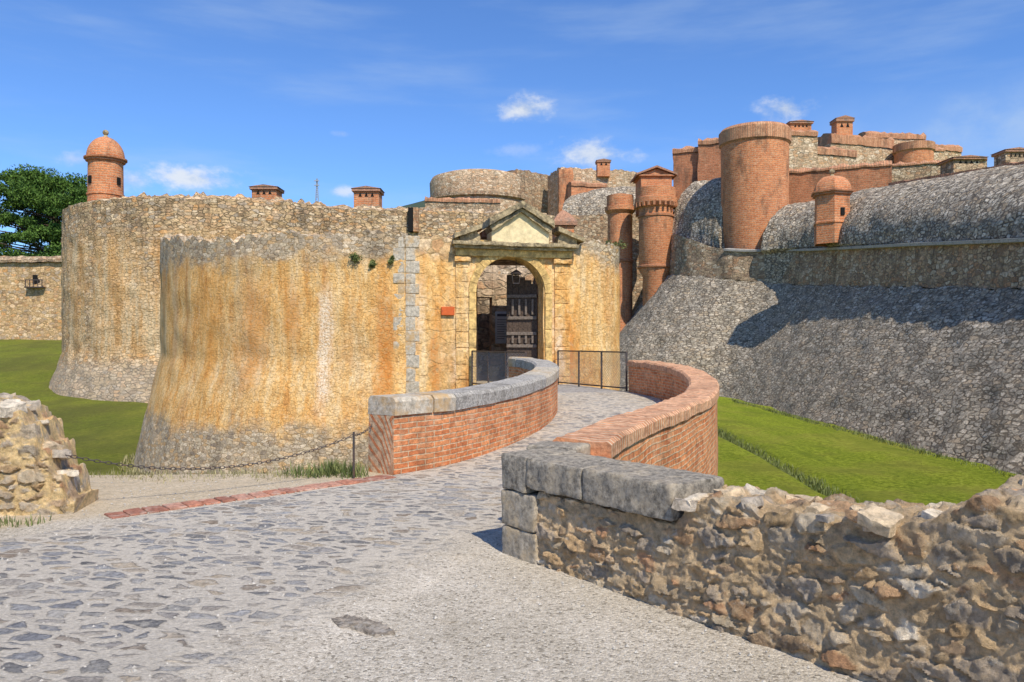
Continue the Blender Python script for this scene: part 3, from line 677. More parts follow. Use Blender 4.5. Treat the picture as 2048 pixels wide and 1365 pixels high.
rp = thing('bridge_parapet', (2.7, 12, 0), 'curved red brick parapet with upright brick coping along right of path', 'parapet')
RPs = resample(RP, .06)
rt = lambda x, y, t: .64+deckz(y)+.05*sm(6, 12, y)
wall('brick_wall', RPs, [(0, lambda x, y, t: deckz(y)-.1), (0, rt), (.46, rt), (.46, -2.7)], m_brick, rp, step=.08, vstep=.08, jitter=.02, curve=False)
q = lambda dz: (lambda x, y, t: rt(x, y, t)+dz)
wall('coping', RPs[8:], [(-.03, q(.004)), (-.03, q(.12)), (.01, q(.155)), (.45, q(.155)), (.49, q(.12)), (.49, q(.004))], m_soldier, rp, step=.045, vstep=.05, jitter=.014, topjit=.025, curve=False, vz=True)

# ------------------------------------------------------------------ near rubble wall
E0 = Vector((-.07, 6.0, 0)); dv = Vector((.618, -.786, 0)); nbv = Vector((.786, .618, 0)); ra = math.atan2(dv.y, dv.x)
nw = thing('rubble_wall', E0+dv*2, 'low rubble stone wall with dark slab capping in the right foreground', 'wall')
def Hn(s):
    h = .52+(.18)*sm(1.66, 1.84, s)+.05*sm(2.2, 2.8, s)+.17*sm(2.9, 3.4, s)
    return h+(.05*mn.noise(Vector((s*3, 1, 0)))+.05*mn.noise(Vector((s*9, 2, 0))))*sm(1.66, 1.9, s)
rubble('rubble_body', E0+dv*.4, dv, nbv, 4.3, lambda s: Hn(s+.4), lambda s: .48+.25*sm(2.2, 3.2, s), .0105, .115, 11, nw, m_rub, .024, -.1, 1.6, mj=.013)
def along(s0, s1, y0, y1, z0, z1, amp=.010):
    c = E0+dv*(s0+s1)/2+nbv*(y0+y1)/2
    return roughblk(c.x, c.y, (z0+z1)/2, s1-s0, y1-y0, z1-z0, ra, amp, .02, 8, .014)
for s0, s1, z0, z1, mt in ((-.0, .42, -.1, .22, m_corner), (0, .40, .225, .50, m_corner), (0.0, .30, .505, .78, m_slab)):
    MB().add(along(s0, s1, -.02, .52, z0, z1)).mk('corner_stone', mt, nw, ang=60)
for s0, s1 in ((.305, .90), (.91, 1.70)):
    MB().add(along(s0, s1, -.02, .50, .55, .775, .010)).mk('cap_stone', m_slab, nw, ang=60)
for k in range(24):     # loose stones bedded on the broken top
    s = random.uniform(1.78, 3.9); yb = random.uniform(-.0, .5); c = E0+dv*s+nbv*yb; w = random.uniform(.09, .20)
    MB().add(roughblk(c.x, c.y, Hn(s)+.012, w, w*random.uniform(.6, .9), w*random.uniform(.3, .5), random.uniform(0, 3), .018, .02, 9, .01, .25)).mk('loose_stone', random.choice(m_loose), nw, ang=30)
MB().add(roughblk(.40, 6.56, .67, .36, .44, .2, R(60), .012, .025, 7)).mk('cap_stone', m_slab, rp, ang=60)
# left ruin
lw = thing('ruined_wall', (-5.4, 7.2, 0), 'broken stub of rubble wall at the left edge of the gravel', 'wall')
LO = Vector((-7.05, 6.85, 0)); ld = Vector((.985, .17, 0)); lnb = Vector((-.17, .985, 0))
def Hl(s):
    h = 1.05-.06*sm(2.1, 2.35, s)-.14*sm(2.40, 2.46, s)-.24*sm(2.54, 2.60, s)-.26*sm(2.66, 2.72, s)-.25*sm(2.78, 2.84, s)
    return h+(.07*mn.noise(Vector((s*2.2, 5, 0)))+.06*mn.noise(Vector((s*7, 6, 0))))*sm(2.84, 2.5, s)
rubble('rubble_body', LO, ld, lnb, 2.9, Hl, lambda s: .62, .0115, .14, 23, lw, m_rub, .035, -.1, 1.0, (.76, .60, .34), .018)
for k in range(9):
    s = random.uniform(1.8, 2.8); yb = random.uniform(.05, .5); c = LO+ld*s+lnb*yb; w = random.uniform(.12, .24)
    MB().add(roughblk(c.x, c.y, max(.03, Hl(s)+.01), w, w*random.uniform(.6, .9), w*random.uniform(.3, .5), random.uniform(0, 3), .02, .025, 9, .012, .2)).mk('loose_stone', random.choice(m_loose[:3]), lw, ang=30)

# edging, chain, slab
ed_ = thing('brick_edging', (-2.6, 8.3, 0), 'row of red pavers edging the cobbles up to the left parapet', 'edging')
a = Vector((-3.8, 7.2, 0)); b = Vector((-1.4, 9.42, 0)); L = (b-a).length; d = (b-a)/L; s = 0
while s < L-.1:
    w = random.uniform(.15, .20); c = a+d*(s+w/2)
    MB().add(blk(c.x+random.uniform(-.008, .008), c.y, -.008+random.uniform(-.006, .006), w-.016, .25, .05, math.atan2(d.y, d.x)+random.uniform(-.03, .03), .007, .005)).mk('paver', random.choice(m_paver), ed_); s += w
ch = thing('chain_barrier', (-1.88, 9.2, 0), 'rusty sagging chain barrier with a short post on the terrace edge', 'chain')
def chain(a, b, sag):
    a = Vector(a); b = Vector(b); mb = MB(); n = int((b-a).length/.05)
    f = lambda t: a.lerp(b, t)-Vector((0, 0, sag*4*t*(1-t)))
    for k in range(n):
        p0 = f(k/n); p1 = f((k+1)/n); dd = (p1-p0).normalized(); u = dd.cross(Vector((0, 0, 1))).normalized(); w = u.cross(dd)
        if k % 2: u, w = w, u
        c = (p0+p1)/2; ring = []; vs = []
        for j in range(10):
            t = 2*math.pi*j/10; ring.append(c+dd*math.cos(t)*.032+u*math.sin(t)*.014)
        for j in range(10):
            o = (ring[j]-c).normalized()
            for i in range(4): ang = math.pi/2*i; vs.append(ring[j]+o*math.cos(ang)*.005+w*math.sin(ang)*.005)
        mb.add((vs, [(j*4+i, ((j+1) % 10)*4+i, ((j+1) % 10)*4+(i+1) % 4, j*4+(i+1) % 4) for j in range(10) for i in range(4)]))
    mb.mk('chain', m_iron, ch)
chain((-4.42, 7.4, .58), (-1.9, 9.22, .52), .27); chain((-1.9, 9.22, .52), (-1.74, 9.74, .62), .04)
mb = MB(); mb.tube((-1.9, 9.22, 0), (-1.9, 9.22, .56), .014); mb.mk('post', m_iron, ch)
outl = [(660, 1241), (690, 1235), (722, 1239), (762, 1250), (792, 1268), (752, 1275), (708, 1261), (676, 1258)]
gp = []
for a_, b_ in outl:
    yy = 1.65*F/(b_-682); gp.append(Vector(((a_-1024)/F*yy, yy, 0)))
cc = sum(gp, Vector())/len(gp); V = []; Fc = []; fine_ = []
for k in range(len(gp)):
    for j in range(5): fine_.append(gp[k].lerp(gp[(k+1) % len(gp)], j/5)+mn.noise_vector(gp[k]*9+Vector((j, 0, 0)))*.010)
nn_ = len(fine_); V = [cc+Vector((0, 0, .018))]
for rr2, zz2 in ((.3, .02), (.65, .014), (.95, .016), (1.0, -.02)):
    for g_ in fine_: V.append(Vector((cc.x+(g_.x-cc.x)*rr2, cc.y+(g_.y-cc.y)*rr2, zz2+(random.uniform(-.006, .006) if zz2 > 0 else 0))))
Fc += [(0, 1+(k+1) % nn_, 1+k) for k in range(nn_)]+[(1+r*nn_+k, 1+r*nn_+(k+1) % nn_, 1+(r+1)*nn_+(k+1) % nn_, 1+(r+1)*nn_+k) for r in range(3) for k in range(nn_)]
tag(mk('ground_stone', V, Fc, simple('brown_flat_stone', (.33, .275, .215), .7, 24, .9, 1, .03, ((.55, .5, .43), 7, .7)), ang=15), 'flat dark stone lying in the gravel beside the cobbles', 'stone')

# ------------------------------------------------------------------ outer bastion (left, behind)
ob = thing('outer_bastion', (-20, 47, -2), 'tall round tan rubble bastion behind the gatehouse on the left', 'bastion')
C2 = (-20.2, 58.6)
arc2 = [(C2[0]+12.2*math.cos(R(a)), C2[1]+12.2*math.sin(R(a))) for a in np.linspace(170, 318, 60)]+[(-7.5, 51), (-4, 51.6), (3, 54)]
top2 = lambda x, y, t: 10.40-.1*sm(.2, .5, t)+.1*sm(.7, 1, t)
wall('curved_wall', arc2, [(1.3, -2.8), (.32, -.2), (0, .9), (0, top2), (-1.6, lambda x, y, t: top2(x, y, t)+.4), (-3, lambda x, y, t: top2(x, y, t)-.2)], m_tan, ob, step=.25, vstep=.25, jitter=.13, topjit=.5, curve=False, caps=False)
for px in (738, 822):
    c = P(px, 440, 50.2)
    yy = C2[1]-math.sqrt(max(0, 12.2**2-(c.x-C2[0])**2)) if px < 750 else 51.0
    c = P(px, 440, yy)
    MB().box(c.x-.16, c.x+.16, yy-.3, yy+.3, c.z-.8, c.z+.8, .02).mk('slot', m_dark, ob)  # solid black box stands for the shade in the slot
    MB().box(c.x+.165, c.x+.5, yy-.2, yy+.3, c.z-.8, c.z+.8, .02).mk('slot_jamb', m_quoinbrick, ob)
def chimney(parent, px0, px1, py0, py1, Y, slots=3, mat=None):
    a = P(px0, py1, Y); b = P(px1, py0, Y); w = b.x-a.x; h = b.z-a.z; mat = mat or m_brickfar
    o = MB().box(a.x+.06*w, b.x-.06*w, Y, Y+w*.7, a.z-.9, b.z-h*.12, .02).mk('chimney', mat, parent)
    mb = MB(); mb.box(a.x, b.x, Y-.08*w, Y+w*.78, b.z-h*.32, b.z-h*.14, .03); mb.prism([(a.x-.03*w, b.z-h*.13), ((a.x+b.x)/2, b.z+h*.02), (b.x+.03*w, b.z-h*.13)], Y-.1*w, Y+w*.8)
    mb.mk('chimney_cap', m_tile, o)
    for k in range(slots):
        c = a.x+w*(.18+.64*(k+.5)/slots); s = w*.2/slots*1.6
        mb = MB(); mb.prism([(c-s*.6, b.z-h*.62), (c+s*.6, b.z-h*.62), (c, b.z-h*.36)], Y-.012, Y+.1); mb.mk('chimney_vent', m_dark, o)
chimney(ob, 500, 556, 370, 400, 55); chimney(ob, 704, 761, 373, 406, 56)
def sentry(cx, cy, r, z0, zc, zd, label, seg=32, rot=0, wins=((-100, .55), (-40, .55)), mat=None, flat=1.0):
    mat = mat or m_brickfar
    t = thing('sentry_turret', (cx, cy, z0), label, 'turret'); sh = seg > 12
    pr = [(r, z0), (r, z0+(zc-z0)*.3), (r*.97, zc-.25)]
    lathe('body', cx, cy, pr, mat, t, seg, rot, smooth=sh)
    lathe('band', cx, cy, [(r*.97, z0+(zc-z0)*.38), (r*1.05, z0+(zc-z0)*.38+.04), (r*1.05, z0+(zc-z0)*.38+.16), (r*.97, z0+(zc-z0)*.38+.2)], mat, t, seg, rot, smooth=sh)
    lathe('cornice', cx, cy, [(r*.97, zc-.26), (r*1.1, zc-.2), (r*1.1, zc-.1), (r*1.2, zc-.06), (r*1.2, zc+.05), (r*1.0, zc+.1)], m_brickdark, t, seg, rot, smooth=sh)
    lathe('dome', cx, cy, [(r*1.06*math.cos(a)**flat, zc+.06+(zd-zc-.06)*math.sin(a)) for a in np.linspace(0, math.pi/2-.06, 12)], mat, t, seg, rot, smooth=sh)
    lathe('finial', cx, cy, [(.2, zd-.05), (.12, zd+.08), (.1, zd+.12)]+[(.19*math.sin(a)+.001, zd+.3-.19*math.cos(a)) for a in np.linspace(.4, math.pi, 8)], m_gstone2, t, 16)
    for a, k in wins:
        a = R(a); zc_ = z0+(zc-z0)*k; rr2 = r*.985*(math.cos(math.pi/seg) if not sh else 1)
        c = Vector((cx+rr2*math.cos(a), cy+rr2*math.sin(a), zc_))
        MB().add(blk(c.x, c.y, c.z, .16, r*.24, .5, a, .01)).mk('window', m_dark, t)
    return t
sentry(-27.3, 51.6, 1.1, 9.8, 13.85, 15.35, 'round orange brick sentry turret with dome on top of the left bastion', wins=((-118, .62), (-18, .62)))
# far left wall
fw = thing('moat_wall', (-46, 75, .9), 'ochre stained moat wall at the far left below the pine', 'wall')
fl = [(-90, 78), (-60, 76), (-46, 75), (-30, 73)]
wall('wall_face', fl, [(.3, -.8), (0, 9.3), (-1, 9.3), (-1, 0)], m_farwall, fw, step=.6, vstep=.6, jitter=.08, curve=False)
wall('coping', fl, [(.35, 9.32), (.35, 9.6), (0, 9.95), (-1.6, 10.0), (-1.6, 9.32)], m_upper, fw, step=.6, vstep=.4, jitter=.12, topjit=.15, curve=False)
c = P(70, 558, 74.6)
MB().box(c.x-.5, c.x+.5, 75.0, 75.9, c.z-.5, c.z+.45, .02).mk('window', m_dark, fw)
mb = MB()
for k in range(5): mb.bar((c.x-.8+.4*k, 74.4, c.z-.75), (c.x-.8+.4*k, 74.4, c.z-.1), .06)
mb.bar((c.x-.85, 74.4, c.z-.1), (c.x+.85, 74.4, c.z-.1), .09); mb.box(c.x-.9, c.x+.9, 74.35, 75.5, c.z-.85, c.z-.75, .01); mb.mk('balcony_rail', m_iron, fw)

# ------------------------------------------------------------------ right fort curtain
fc = thing('fort_curtain', (18, 45, -2.5), 'long grey battered fortress wall with rounded stone parapets on the right', 'fortress')
K = [((6.5, 84), (16, 86, 7.8), 11.5), ((6.6, 68), (14.3, 70, 7.6), 11.3), ((10.2, 61), (17.0, 64, 6.9), 9.4), ((15.5, 56), (21.3, 58.5, 5.95), 8.65), ((15.7, 40), (21.6, 42, 4.6), 7.0), ((15.4, 24.2), (21.0, 30, 3.7), 5.75), ((15.2, 12), (20.5, 16, 3.0), 4.6)]
def bykey(pts, n):
    p = np.array(pts, float); q = np.vstack([2*p[0]-p[1], p, 2*p[-1]-p[-2]]); out = []
    for s in np.linspace(0, len(p)-1-1e-6, n):
        i = int(s)+1; t = s-int(s); a, b, c, d = q[i-1], q[i], q[i+1], q[i+2]
        out.append(.5*((2*b)+(-a+c)*t+(2*a-5*b+4*c-d)*t*t+(-a+3*b-3*c+d)*t**3))
    return np.array(out)
n = 240
B = bykey([(*b, -2.7) for b, c, z in K], n); T_ = bykey([c for b, c, z in K], n); U = bykey([(c[0]+.2, c[1], z) for b, c, z in K], n)
cols = [[jit(jit(Vector(b).lerp(Vector(t), k/36), .14, .9), .07, 3) for k in range(37)] for b, t in zip(B, T_)]
v, f, uv = grid(cols); mk('scarp', v, f, m_scarp, fc, uv)
cols = [[jit(Vector(b).lerp(Vector(t), k/12)+Vector((.12, 0, 0)), .08, .9) for k in range(13)] for b, t in zip(T_, U)]
v, f, uv = grid(cols); mk('upper_wall', v, f, m_upper, fc, uv)
cols = [[Vector(u)+Vector((dx, 0, dz)) for dx, dz in ((.15, -.2), (-.16, -.16), (-.18, 0), (.3, .05))] for u in U[84:]]
v, f, uv = grid(cols); mk('cordon', v, f, m_granite, fc, uv)
def dompar(keys, name='rounded_parapet', par=None, mat=None, cop=True, drop=3.0):
    q = bykey(keys, 34*(len(keys)-1)); cols = []; cc = []
    for i, (x, y, z, w, h) in enumerate(q):
        a = q[max(0, i-1)]; b = q[min(len(q)-1, i+1)]; d = Vector((b[0]-a[0], b[1]-a[1], 0)).normalized(); back = Vector((-d.y, d.x, 0))
        c = [Vector((x, y, z-drop))+back*.55, Vector((x, y, z-.3))+back*.45]
        for k in range(23):
            an = math.pi/2*k/22; c.append(jit(jit(Vector((x, y, z))+back*(.1+w*(1-math.cos(an)**1.15))+Vector((0, 0, h*math.sin(an))), .12, .9), .06, 3))
        e = c[-1]; c += [e+back*2.5+Vector((0, 0, .1)), e+back*2.6-Vector((0, 0, h+drop))]
        cols.append(c); cc.append([e+back*o+Vector((0, 0, dz)) for o, dz in ((-.35, -.05), (-.35, .14), (.4, .16), (.4, -.1))])
    v, f, uv = grid(cols); nv = len(cols[0]); f += [tuple(range(nv)), tuple(range((len(cols)-1)*nv, len(cols)*nv))[::-1]]
    o = mk(name, v, f, mat or m_dome, par or fc, uv)
    if cop:
        v, f, uv = grid(cc, True); mk('parapet_coping', v, f, m_brickcop, o, uv)
    return o
dompar([(21.6, 53.2, 8.35, 4.8, 4.1), (21.8, 42, 7.05, 5.2, 4.1), (21.2, 30, 5.8, 5.2, 3.6), (20.7, 16, 4.65, 5.0, 3.3)])
dompar([(19.7, 60.9, 8.85, 4.2, 4.0), (20.8, 59.2, 8.8, 4.3, 4.1), (21.7, 56.5, 8.6, 4.3, 4.2), (21.8, 53.6, 8.4, 4.3, 4.0)], cop=False)
dompar([(14.5, 71, 11.2, 3.2, 5.4), (15.4, 68.8, 10.8, 3.4, 5.6), (16.4, 66.4, 10.1, 3.6, 6.2), (17.3, 64.5, 9.5, 3.6, 6.6)], cop=False, drop=5)
dompar([(5.5, 88, 15.0, 4, 4.0), (9.3, 86, 15.0, 4.5, 4.6), (13.5, 84, 14.0, 4.5, 5.4)], cop=False, drop=14)

def roundtower(name, cx, cy, prof, mat, label, caps=None, seg=64):
    t = thing(name, (cx, cy, prof[0][1]), label, 'tower'); lathe('shaft', cx, cy, prof, mat, t, seg)
    for nm, pr, m in (caps or []): lathe(nm, cx, cy, pr, m, t, seg)
    return t
bt = roundtower('brick_tower', 20.5, 64.9, [(2.4, 7.0), (2.5, 9.0), (2.72, 11.0), (2.76, 18.1)], m_brickfar, 'big round orange brick tower rising from the grey fortress wall on the right',
    [('parapet_cap', [(2.76, 18.05), (2.92, 18.2), (2.94, 19.2), (2.74, 19.45), (2.1, 19.45), (2.1, 18.7), (0, 18.7)], m_brickcop)])
sentry(21.75, 52.2, 1.22, 8.2, 11.7, 12.85, 'small faceted brick sentry turret on the right fortress wall between rounded parapets', seg=6, rot=R(15), wins=((-75, .6),), flat=.8)
# twin turrets
ring = lambda r, z, k=.14: [(r-.02, z-.14), (r+k, z-.06), (r+k, z+.1), (r-.02, z+.18)]
tw = roundtower('brick_turret', 13.4, 71.5, [(1.22, -2), (1.22, 7.6), (1.58, 8.3), (1.58, 14.0)], m_brickfar, 'taller of the paired round brick turrets, under the gabled pavilion',
    [('band', [(1.58, 13.9), (1.95, 14.4), (1.95, 14.85), (1.8, 14.9), (1.8, 15.8), (1.3, 15.95), (1.3, 15.4), (0, 15.4)], m_brickfar), ('moulding', ring(1.58, 8.5), m_brickdark), ('moulding', ring(1.58, 13.2, .1), m_brickdark)], 40)
for k in range(24):
    a = 2*math.pi*k/24; MB().add(blk(13.4+1.85*math.cos(a), 71.5+1.85*math.sin(a), 14.2, .36, .2, .42, a, .02)).mk('corbel', m_brickdark, tw)
tw2 = roundtower('brick_turret', 10.55, 75, [(1.2, -2), (1.2, 14.2)], m_brickfar, 'smaller of the paired round brick turrets, half hidden on the left',
    [('band', [(1.2, 14.0), (1.48, 14.3), (1.48, 14.7), (1.3, 14.75), (1.3, 15.8), (.9, 15.9), (.9, 15.4), (0, 15.4)], m_brickfar), ('moulding', ring(1.2, 9.4, .12), m_brickdark)], 32)
pv = thing('gabled_pavilion', (13.6, 73.2, 15.4), 'small gabled brick pavilion above the paired turrets', 'building')
a = P(1282, 372, 73.2); b = P(1344, 333, 73.2)
MB().box(a.x, b.x, 73.2, 76.5, 14, b.z-.72, .03).mk('wall', m_brickfar, pv)
mb = MB(); cx = (a.x+b.x)/2; mb.prism([(a.x, b.z-.71), (b.x, b.z-.71), (cx, b.z-.2)], 73.22, 76.4); mb.mk('gable', m_brickfar, pv)
MB().box(a.x-.2, b.x+.2, 73.0, 76.6, b.z-.95, b.z-.78, .02).mk('eaves', m_brickdark, pv)
mb = MB()
for s in (-1, 1): mb.prism([(cx, b.z+.06), (cx+s*1.95, b.z-.68), (cx+s*1.95, b.z-.86), (cx, b.z-.12)], 72.9, 76.8)
mb.mk('roof', m_tile, pv)

# ------------------------------------------------------------------ keep blocks
def pxwall(parent, name, px0, px1, py0, py1, Y, dep, mat, copmat=None, coph=.8, slope=0, rz=0):
    a = P(px0, py1, Y); b = P(px1, py0, Y)
    w = b.x-a.x
    plan = [(a.x, Y), (a.x+w, Y+slope)]
    o = wall(name, plan, [(0, a.z), (0, b.z-(coph if copmat else 0)), (-dep, b.z-(coph if copmat else 0)), (-dep, a.z)], mat, parent, step=.4, vstep=.4, jitter=.1, topjit=0 if copmat else .35, curve=False)
    if copmat:
        wall(name.replace('wall', '')+'coping', plan, [(.12, b.z-coph+.01), (.14, b.z-.25), (-.35, b.z), (-dep+.3, b.z), (-dep-.1, b.z-.2), (-dep-.1, b.z-coph+.01)], copmat, o, step=.4, vstep=.4, jitter=.1, topjit=.35, curve=False, vz=True)
    return o
kp = thing('fort_keep', (26, 82, 14), 'stepped stone and brick upper keep at the top right of the fortress', 'keep')
pxwall(kp, 'wall', 1346, 1446, 296, 440, 77, 4, m_brickdark, m_brickcop, .6, -2)
pxwall(kp, 'wall', 1396, 1450, 278, 440, 75.5, 3, m_brickdark, m_brickcop, .6, -1)
pxwall(kp, 'wall', 1540, 1640, 256, 400, 76, 5, m_keep, m_brickcop, .7, .6)
pxwall(kp, 'wall', 1604, 1730, 288, 420, 78, 4, m_keep, m_brickcop, .9, 2.0)
pxwall(kp, 'wall', 1662, 1810, 264, 420, 84, 5, m_keep, m_brickcop, 1.2, 2.5)
pxwall(kp, 'wall', 1730, 1860, 262, 420, 92, 5, m_keep, m_brickcop, .8, 1)
pxwall(kp, 'wall', 1790, 1900, 290, 420, 86.5, 4, m_keep, m_brickcop, .5, 1)
pxwall(kp, 'wall', 1850, 1938, 284, 420, 88, 5, m_keep, m_brickcop, .8, 1.5)
pxwall(kp, 'wall', 1566, 1744, 340, 430, 67.5, 2, m_brickdark, m_brickcop, .4, -3.5)  # low front wall: its shade is put into the darker brick colour
pxwall(kp, 'wall', 1738, 1935, 328, 420, 74, 3, m_upper, m_brickcop, .4, -3)
chimney(kp, 1578, 1626, 241, 262, 79, 4); chimney(kp, 1671, 1708, 232, 268, 85, 2)
chimney(kp, 1903, 1972, 312, 336, 56, 4, m_upper); chimney(kp, 2008, 2062, 296, 324, 47, 4, m_upper)
roundtower('brick_turret', 44.2, 84.5, [(1.95, 15), (1.95, 22.3)], m_brickfar, 'low round brick turret at the right end of the upper keep', [('parapet_cap', [(1.95, 22.25), (2.1, 22.4), (2.1, 23.2), (1.6, 23.3), (1.6, 22.9), (0, 22.9)], m_brickcop)], 40)
# background tower and blocks
bg = roundtower('round_bastion', -4.3, 101, [(6.7, 8), (6.4, 19.6)], m_keep, 'broad low round stone tower on the skyline behind the gate',
    [('cornice', [(6.4, 19.5), (6.75, 19.7), (6.75, 20.1), (6.4, 20.2)], m_upper), ('parapet', [(6.42, 20.1), (6.5, 22.2), (6.2, 22.8), (5, 23.2), (4.2, 22.8), (4.2, 21), (0, 21)], m_keep)])
bb = thing('inner_curtain', (9, 96, 10), 'stone and brick inner walls on the skyline between gate and turrets', 'wall')
pxwall(bb, 'wall', 1034, 1128, 338, 440, 97, 4, m_upper, None, 0, 5)
pxwall(bb, 'wall', 1122, 1292, 334, 450, 94, 5, m_keep, None, 0, 3)
pxwall(bb, 'wall', 1142, 1215, 362, 450, 91, 3, m_brickfar, m_brickcop, .6, 1)
pxwall(bb, 'buttress', 1118, 1146, 338, 450, 92.5, 3, m_brickfar)
pxwall(bb, 'wall', 850, 1000, 393, 450, 88, 4, m_upper, m_brickcop, .6, 1)
pxwall(bb, 'wall', 1130, 1345, 430, 775, 81, 4, m_upper)
chimney(bb, 1193, 1222, 318, 338, 95, 2)
gt = thing('gate_turret', P(1123, 455, 33), 'small brick turret with tiled cap just behind the gate pediment', 'turret')
c = P(1126, 440, 33)
lathe('body', c.x, c.y, [(.56, 2), (.56, 6.55)], m_brickfar, gt, 4, R(45+8), smooth=False)
lathe('cap', c.x, c.y, [(.72, 6.56), (.74, 6.72), (.4, 7.05), (0, 7.3)], m_tile, gt, 4, R(45+8), smooth=False)

# ------------------------------------------------------------------ pine, mast, plants
def leaves(centers, radii, n, size, up=.3):
    V = []; Fc = []
    for (cx, cy, cz), (rx, ry, rz_) in zip(centers, radii):
        for _ in range(n):
            d = rng.normal(size=3); d /= np.linalg.norm(d); r = (.55+.5*rng.random()) if rng.random() < .8 else rng.random()
            p = np.array([cx+d[0]*rx*r, cy+d[1]*ry*r, cz+d[2]*rz_*r])
            a = rng.normal(size=3)+np.array([0, 0, up]); a /= np.linalg.norm(a); b = np.cross(a, rng.normal(size=3)); b /= np.linalg.norm(b)
            s = size*(.6+.8*rng.random()); k = len(V)
            V += [p-b*s*.3, p+b*s*.3, p+a*s, p+a*s*.2+b*s*.7]; Fc += [(k, k+1, k+2), (k, k+1, k+3)]
    return V, Fc
tr = thing('pine_tree', (-53, 88, 1), 'dense dark green pine rising behind the far left wall', 'tree')
mb = MB(); prev = Vector((-53, 88, 0))
for k in range(6):
    nx = Vector((-53+.15*k, 88, 3*(k+1))); mb.tube(prev, nx, .55-.07*k, 10); prev = nx
cen = []; rad = []
for k in range(200):
    z = 7.6+12.8*random.random()**.95; w = 8.8*math.sin(min(1, max(.12, (22.4-z)/8))*math.pi/2); a = random.uniform(0, 6.28); q = w*math.sqrt(random.random())
    c = (-53.9+q*math.cos(a), 88+q*math.sin(a)*.8, z); cen.append(c); s = random.uniform(.7, 1.4); rad.append((s*1.3, s*1.3, s*.7))
    mb.tube((-53+.15*z/3, 88, z-1.5), c, .07, 5)
mb.mk('trunk', m_bark, tr)
V, Fc = leaves(cen, rad, 420, .27, .8); mk('crown', V, Fc, m_leaf, tr, smooth=False)
mt = thing('radio_mast', P(634, 393, 1200), 'thin lattice radio mast on the distant hill', 'mast')
b0 = P(634, 396, 1200); zt = P(634, 357, 1200).z
mb = MB()
for i, j in ((-1, -1), (1, -1), (1, 1), (-1, 1)): mb.bar((b0.x+2*i, 1200+2*j, b0.z-8), (b0.x+.6*i, 1200+.6*j, zt), .7)
for k in range(9):
    z = b0.z+(zt-b0.z)*k/9; w = 2-1.4*k/9; mb.bar((b0.x-w, 1199, z), (b0.x+w, 1199, z+3), .45); mb.bar((b0.x+w, 1199, z), (b0.x-w, 1199, z+3), .45)
mb.mk('lattice', m_mast, mt)
for z in (zt-4, zt-11): MB().bar((b0.x-4, 1198, z), (b0.x+4, 1198, z), .8, 1.6).mk('antenna', m_mast, mt)
def blades(spots, n, h, spread, w=.008, V=None, Fc=None):
    V = [] if V is None else V; Fc = [] if Fc is None else Fc
    for (x, y, z) in spots:
        for _ in range(n):
            a = random.uniform(0, 6.28); r = spread*math.sqrt(random.random()); hh = h*random.uniform(.4, 1.1); le = random.uniform(0, .8)*hh; b = random.uniform(0, 6.28)
            p = Vector((x+r*math.cos(a), y+r*math.sin(a), z)); k = len(V); dx, dy = math.cos(b), math.sin(b); ww = w*random.uniform(.6, 1.6)
            V += [p+Vector((-dy*ww, dx*ww, 0)), p+Vector((dy*ww, -dx*ww, 0)), p+Vector((dx*le*.5+dy*ww*.7, dy*le*.5-dx*ww*.7, hh*.6)), p+Vector((dx*le*.5-dy*ww*.7, dy*le*.5+dx*ww*.7, hh*.6)), p+Vector((dx*le, dy*le, hh))]
            Fc += [(k, k+1, k+2, k+3), (k+3, k+2, k+4)]
    return V, Fc
sp_ = [(-1.85-abs(random.gauss(0, .45)), random.uniform(9.25, 9.75), -.03) for _ in range(34)]
V, Fc = blades(sp_, 22, .20, .12, .005)
tag(mk('terrace_weeds', V, Fc, m_weed, smooth=False), 'scrappy green weeds along the terrace edge left of the parapet', 'weeds', kind='stuff')
V, Fc = blades([(random.uniform(-7.5, -2.4), random.gauss(9.4, .18), -.03) for _ in range(160)], 16, .085, .2, .004)
tag(mk('dry_verge_grass', V, Fc, m_dry, smooth=False), 'dry short grass on the rim of the gravel terrace', 'grass', kind='stuff')
V, Fc = blades([(9.4+.05*(y-30)+random.gauss(0, .28), y, -2.75) for y in np.linspace(16, 48, 420)], 14, .26, .25, .012)  # strip of dark blades paints the drain's shadow line
tag(mk('ditch_grass', V, Fc, m_weed, smooth=False), 'taller grass along the shallow moat drain, dark for its shadow line', 'grass', kind='stuff')
V, Fc = blades([(-5.1+random.uniform(-.6, .9), 6.85+random.uniform(-.08, .15), 0) for _ in range(20)], 14, .09, .1, .004)
tag(mk('ruin_weeds', V, Fc, m_weed, smooth=False), 'low weeds at the foot of the left ruined wall', 'weeds', kind='stuff')
V, Fc = blades([(15.35+random.gauss(0, .12), y, -2.55) for y in np.linspace(20, 54, 260)], 10, .22, .25, .012)
tag(mk('scarp_foot_weeds', V, Fc, m_weed, smooth=False), 'thin line of weeds where the grey fortress wall meets the lawn', 'weeds', kind='stuff')
V, Fc = blades([(CX+(CR+1.05)*math.cos(R(a)), CY+(CR+1.05)*math.sin(R(a)), -3.0) for a in np.linspace(195, 262, 110)], 12, .35, .3, .014)
tag(mk('bastion_foot_weeds', V, Fc, m_dry, smooth=False), 'thin dry weeds around the foot of the front bastion', 'weeds', kind='stuff')
def bush(px, py, off, s, label):
    dirx = (px-1024)/F
    best = min(((abs(x/y-dirx), x, y) for x, y in arc if y < 28))
    c = P(px, py, best[2]-.05)
    cen = [(c.x+random.gauss(0, s*.4), c.y+random.uniform(-.05, .1), c.z+random.gauss(0, s*.35)) for _ in range(7)]
    V, Fc = leaves(cen, [(s*.5,)*3]*7, 45, .06)
    tag(mk('wall_plant', V, Fc, m_weed, smooth=False), label, 'plant')
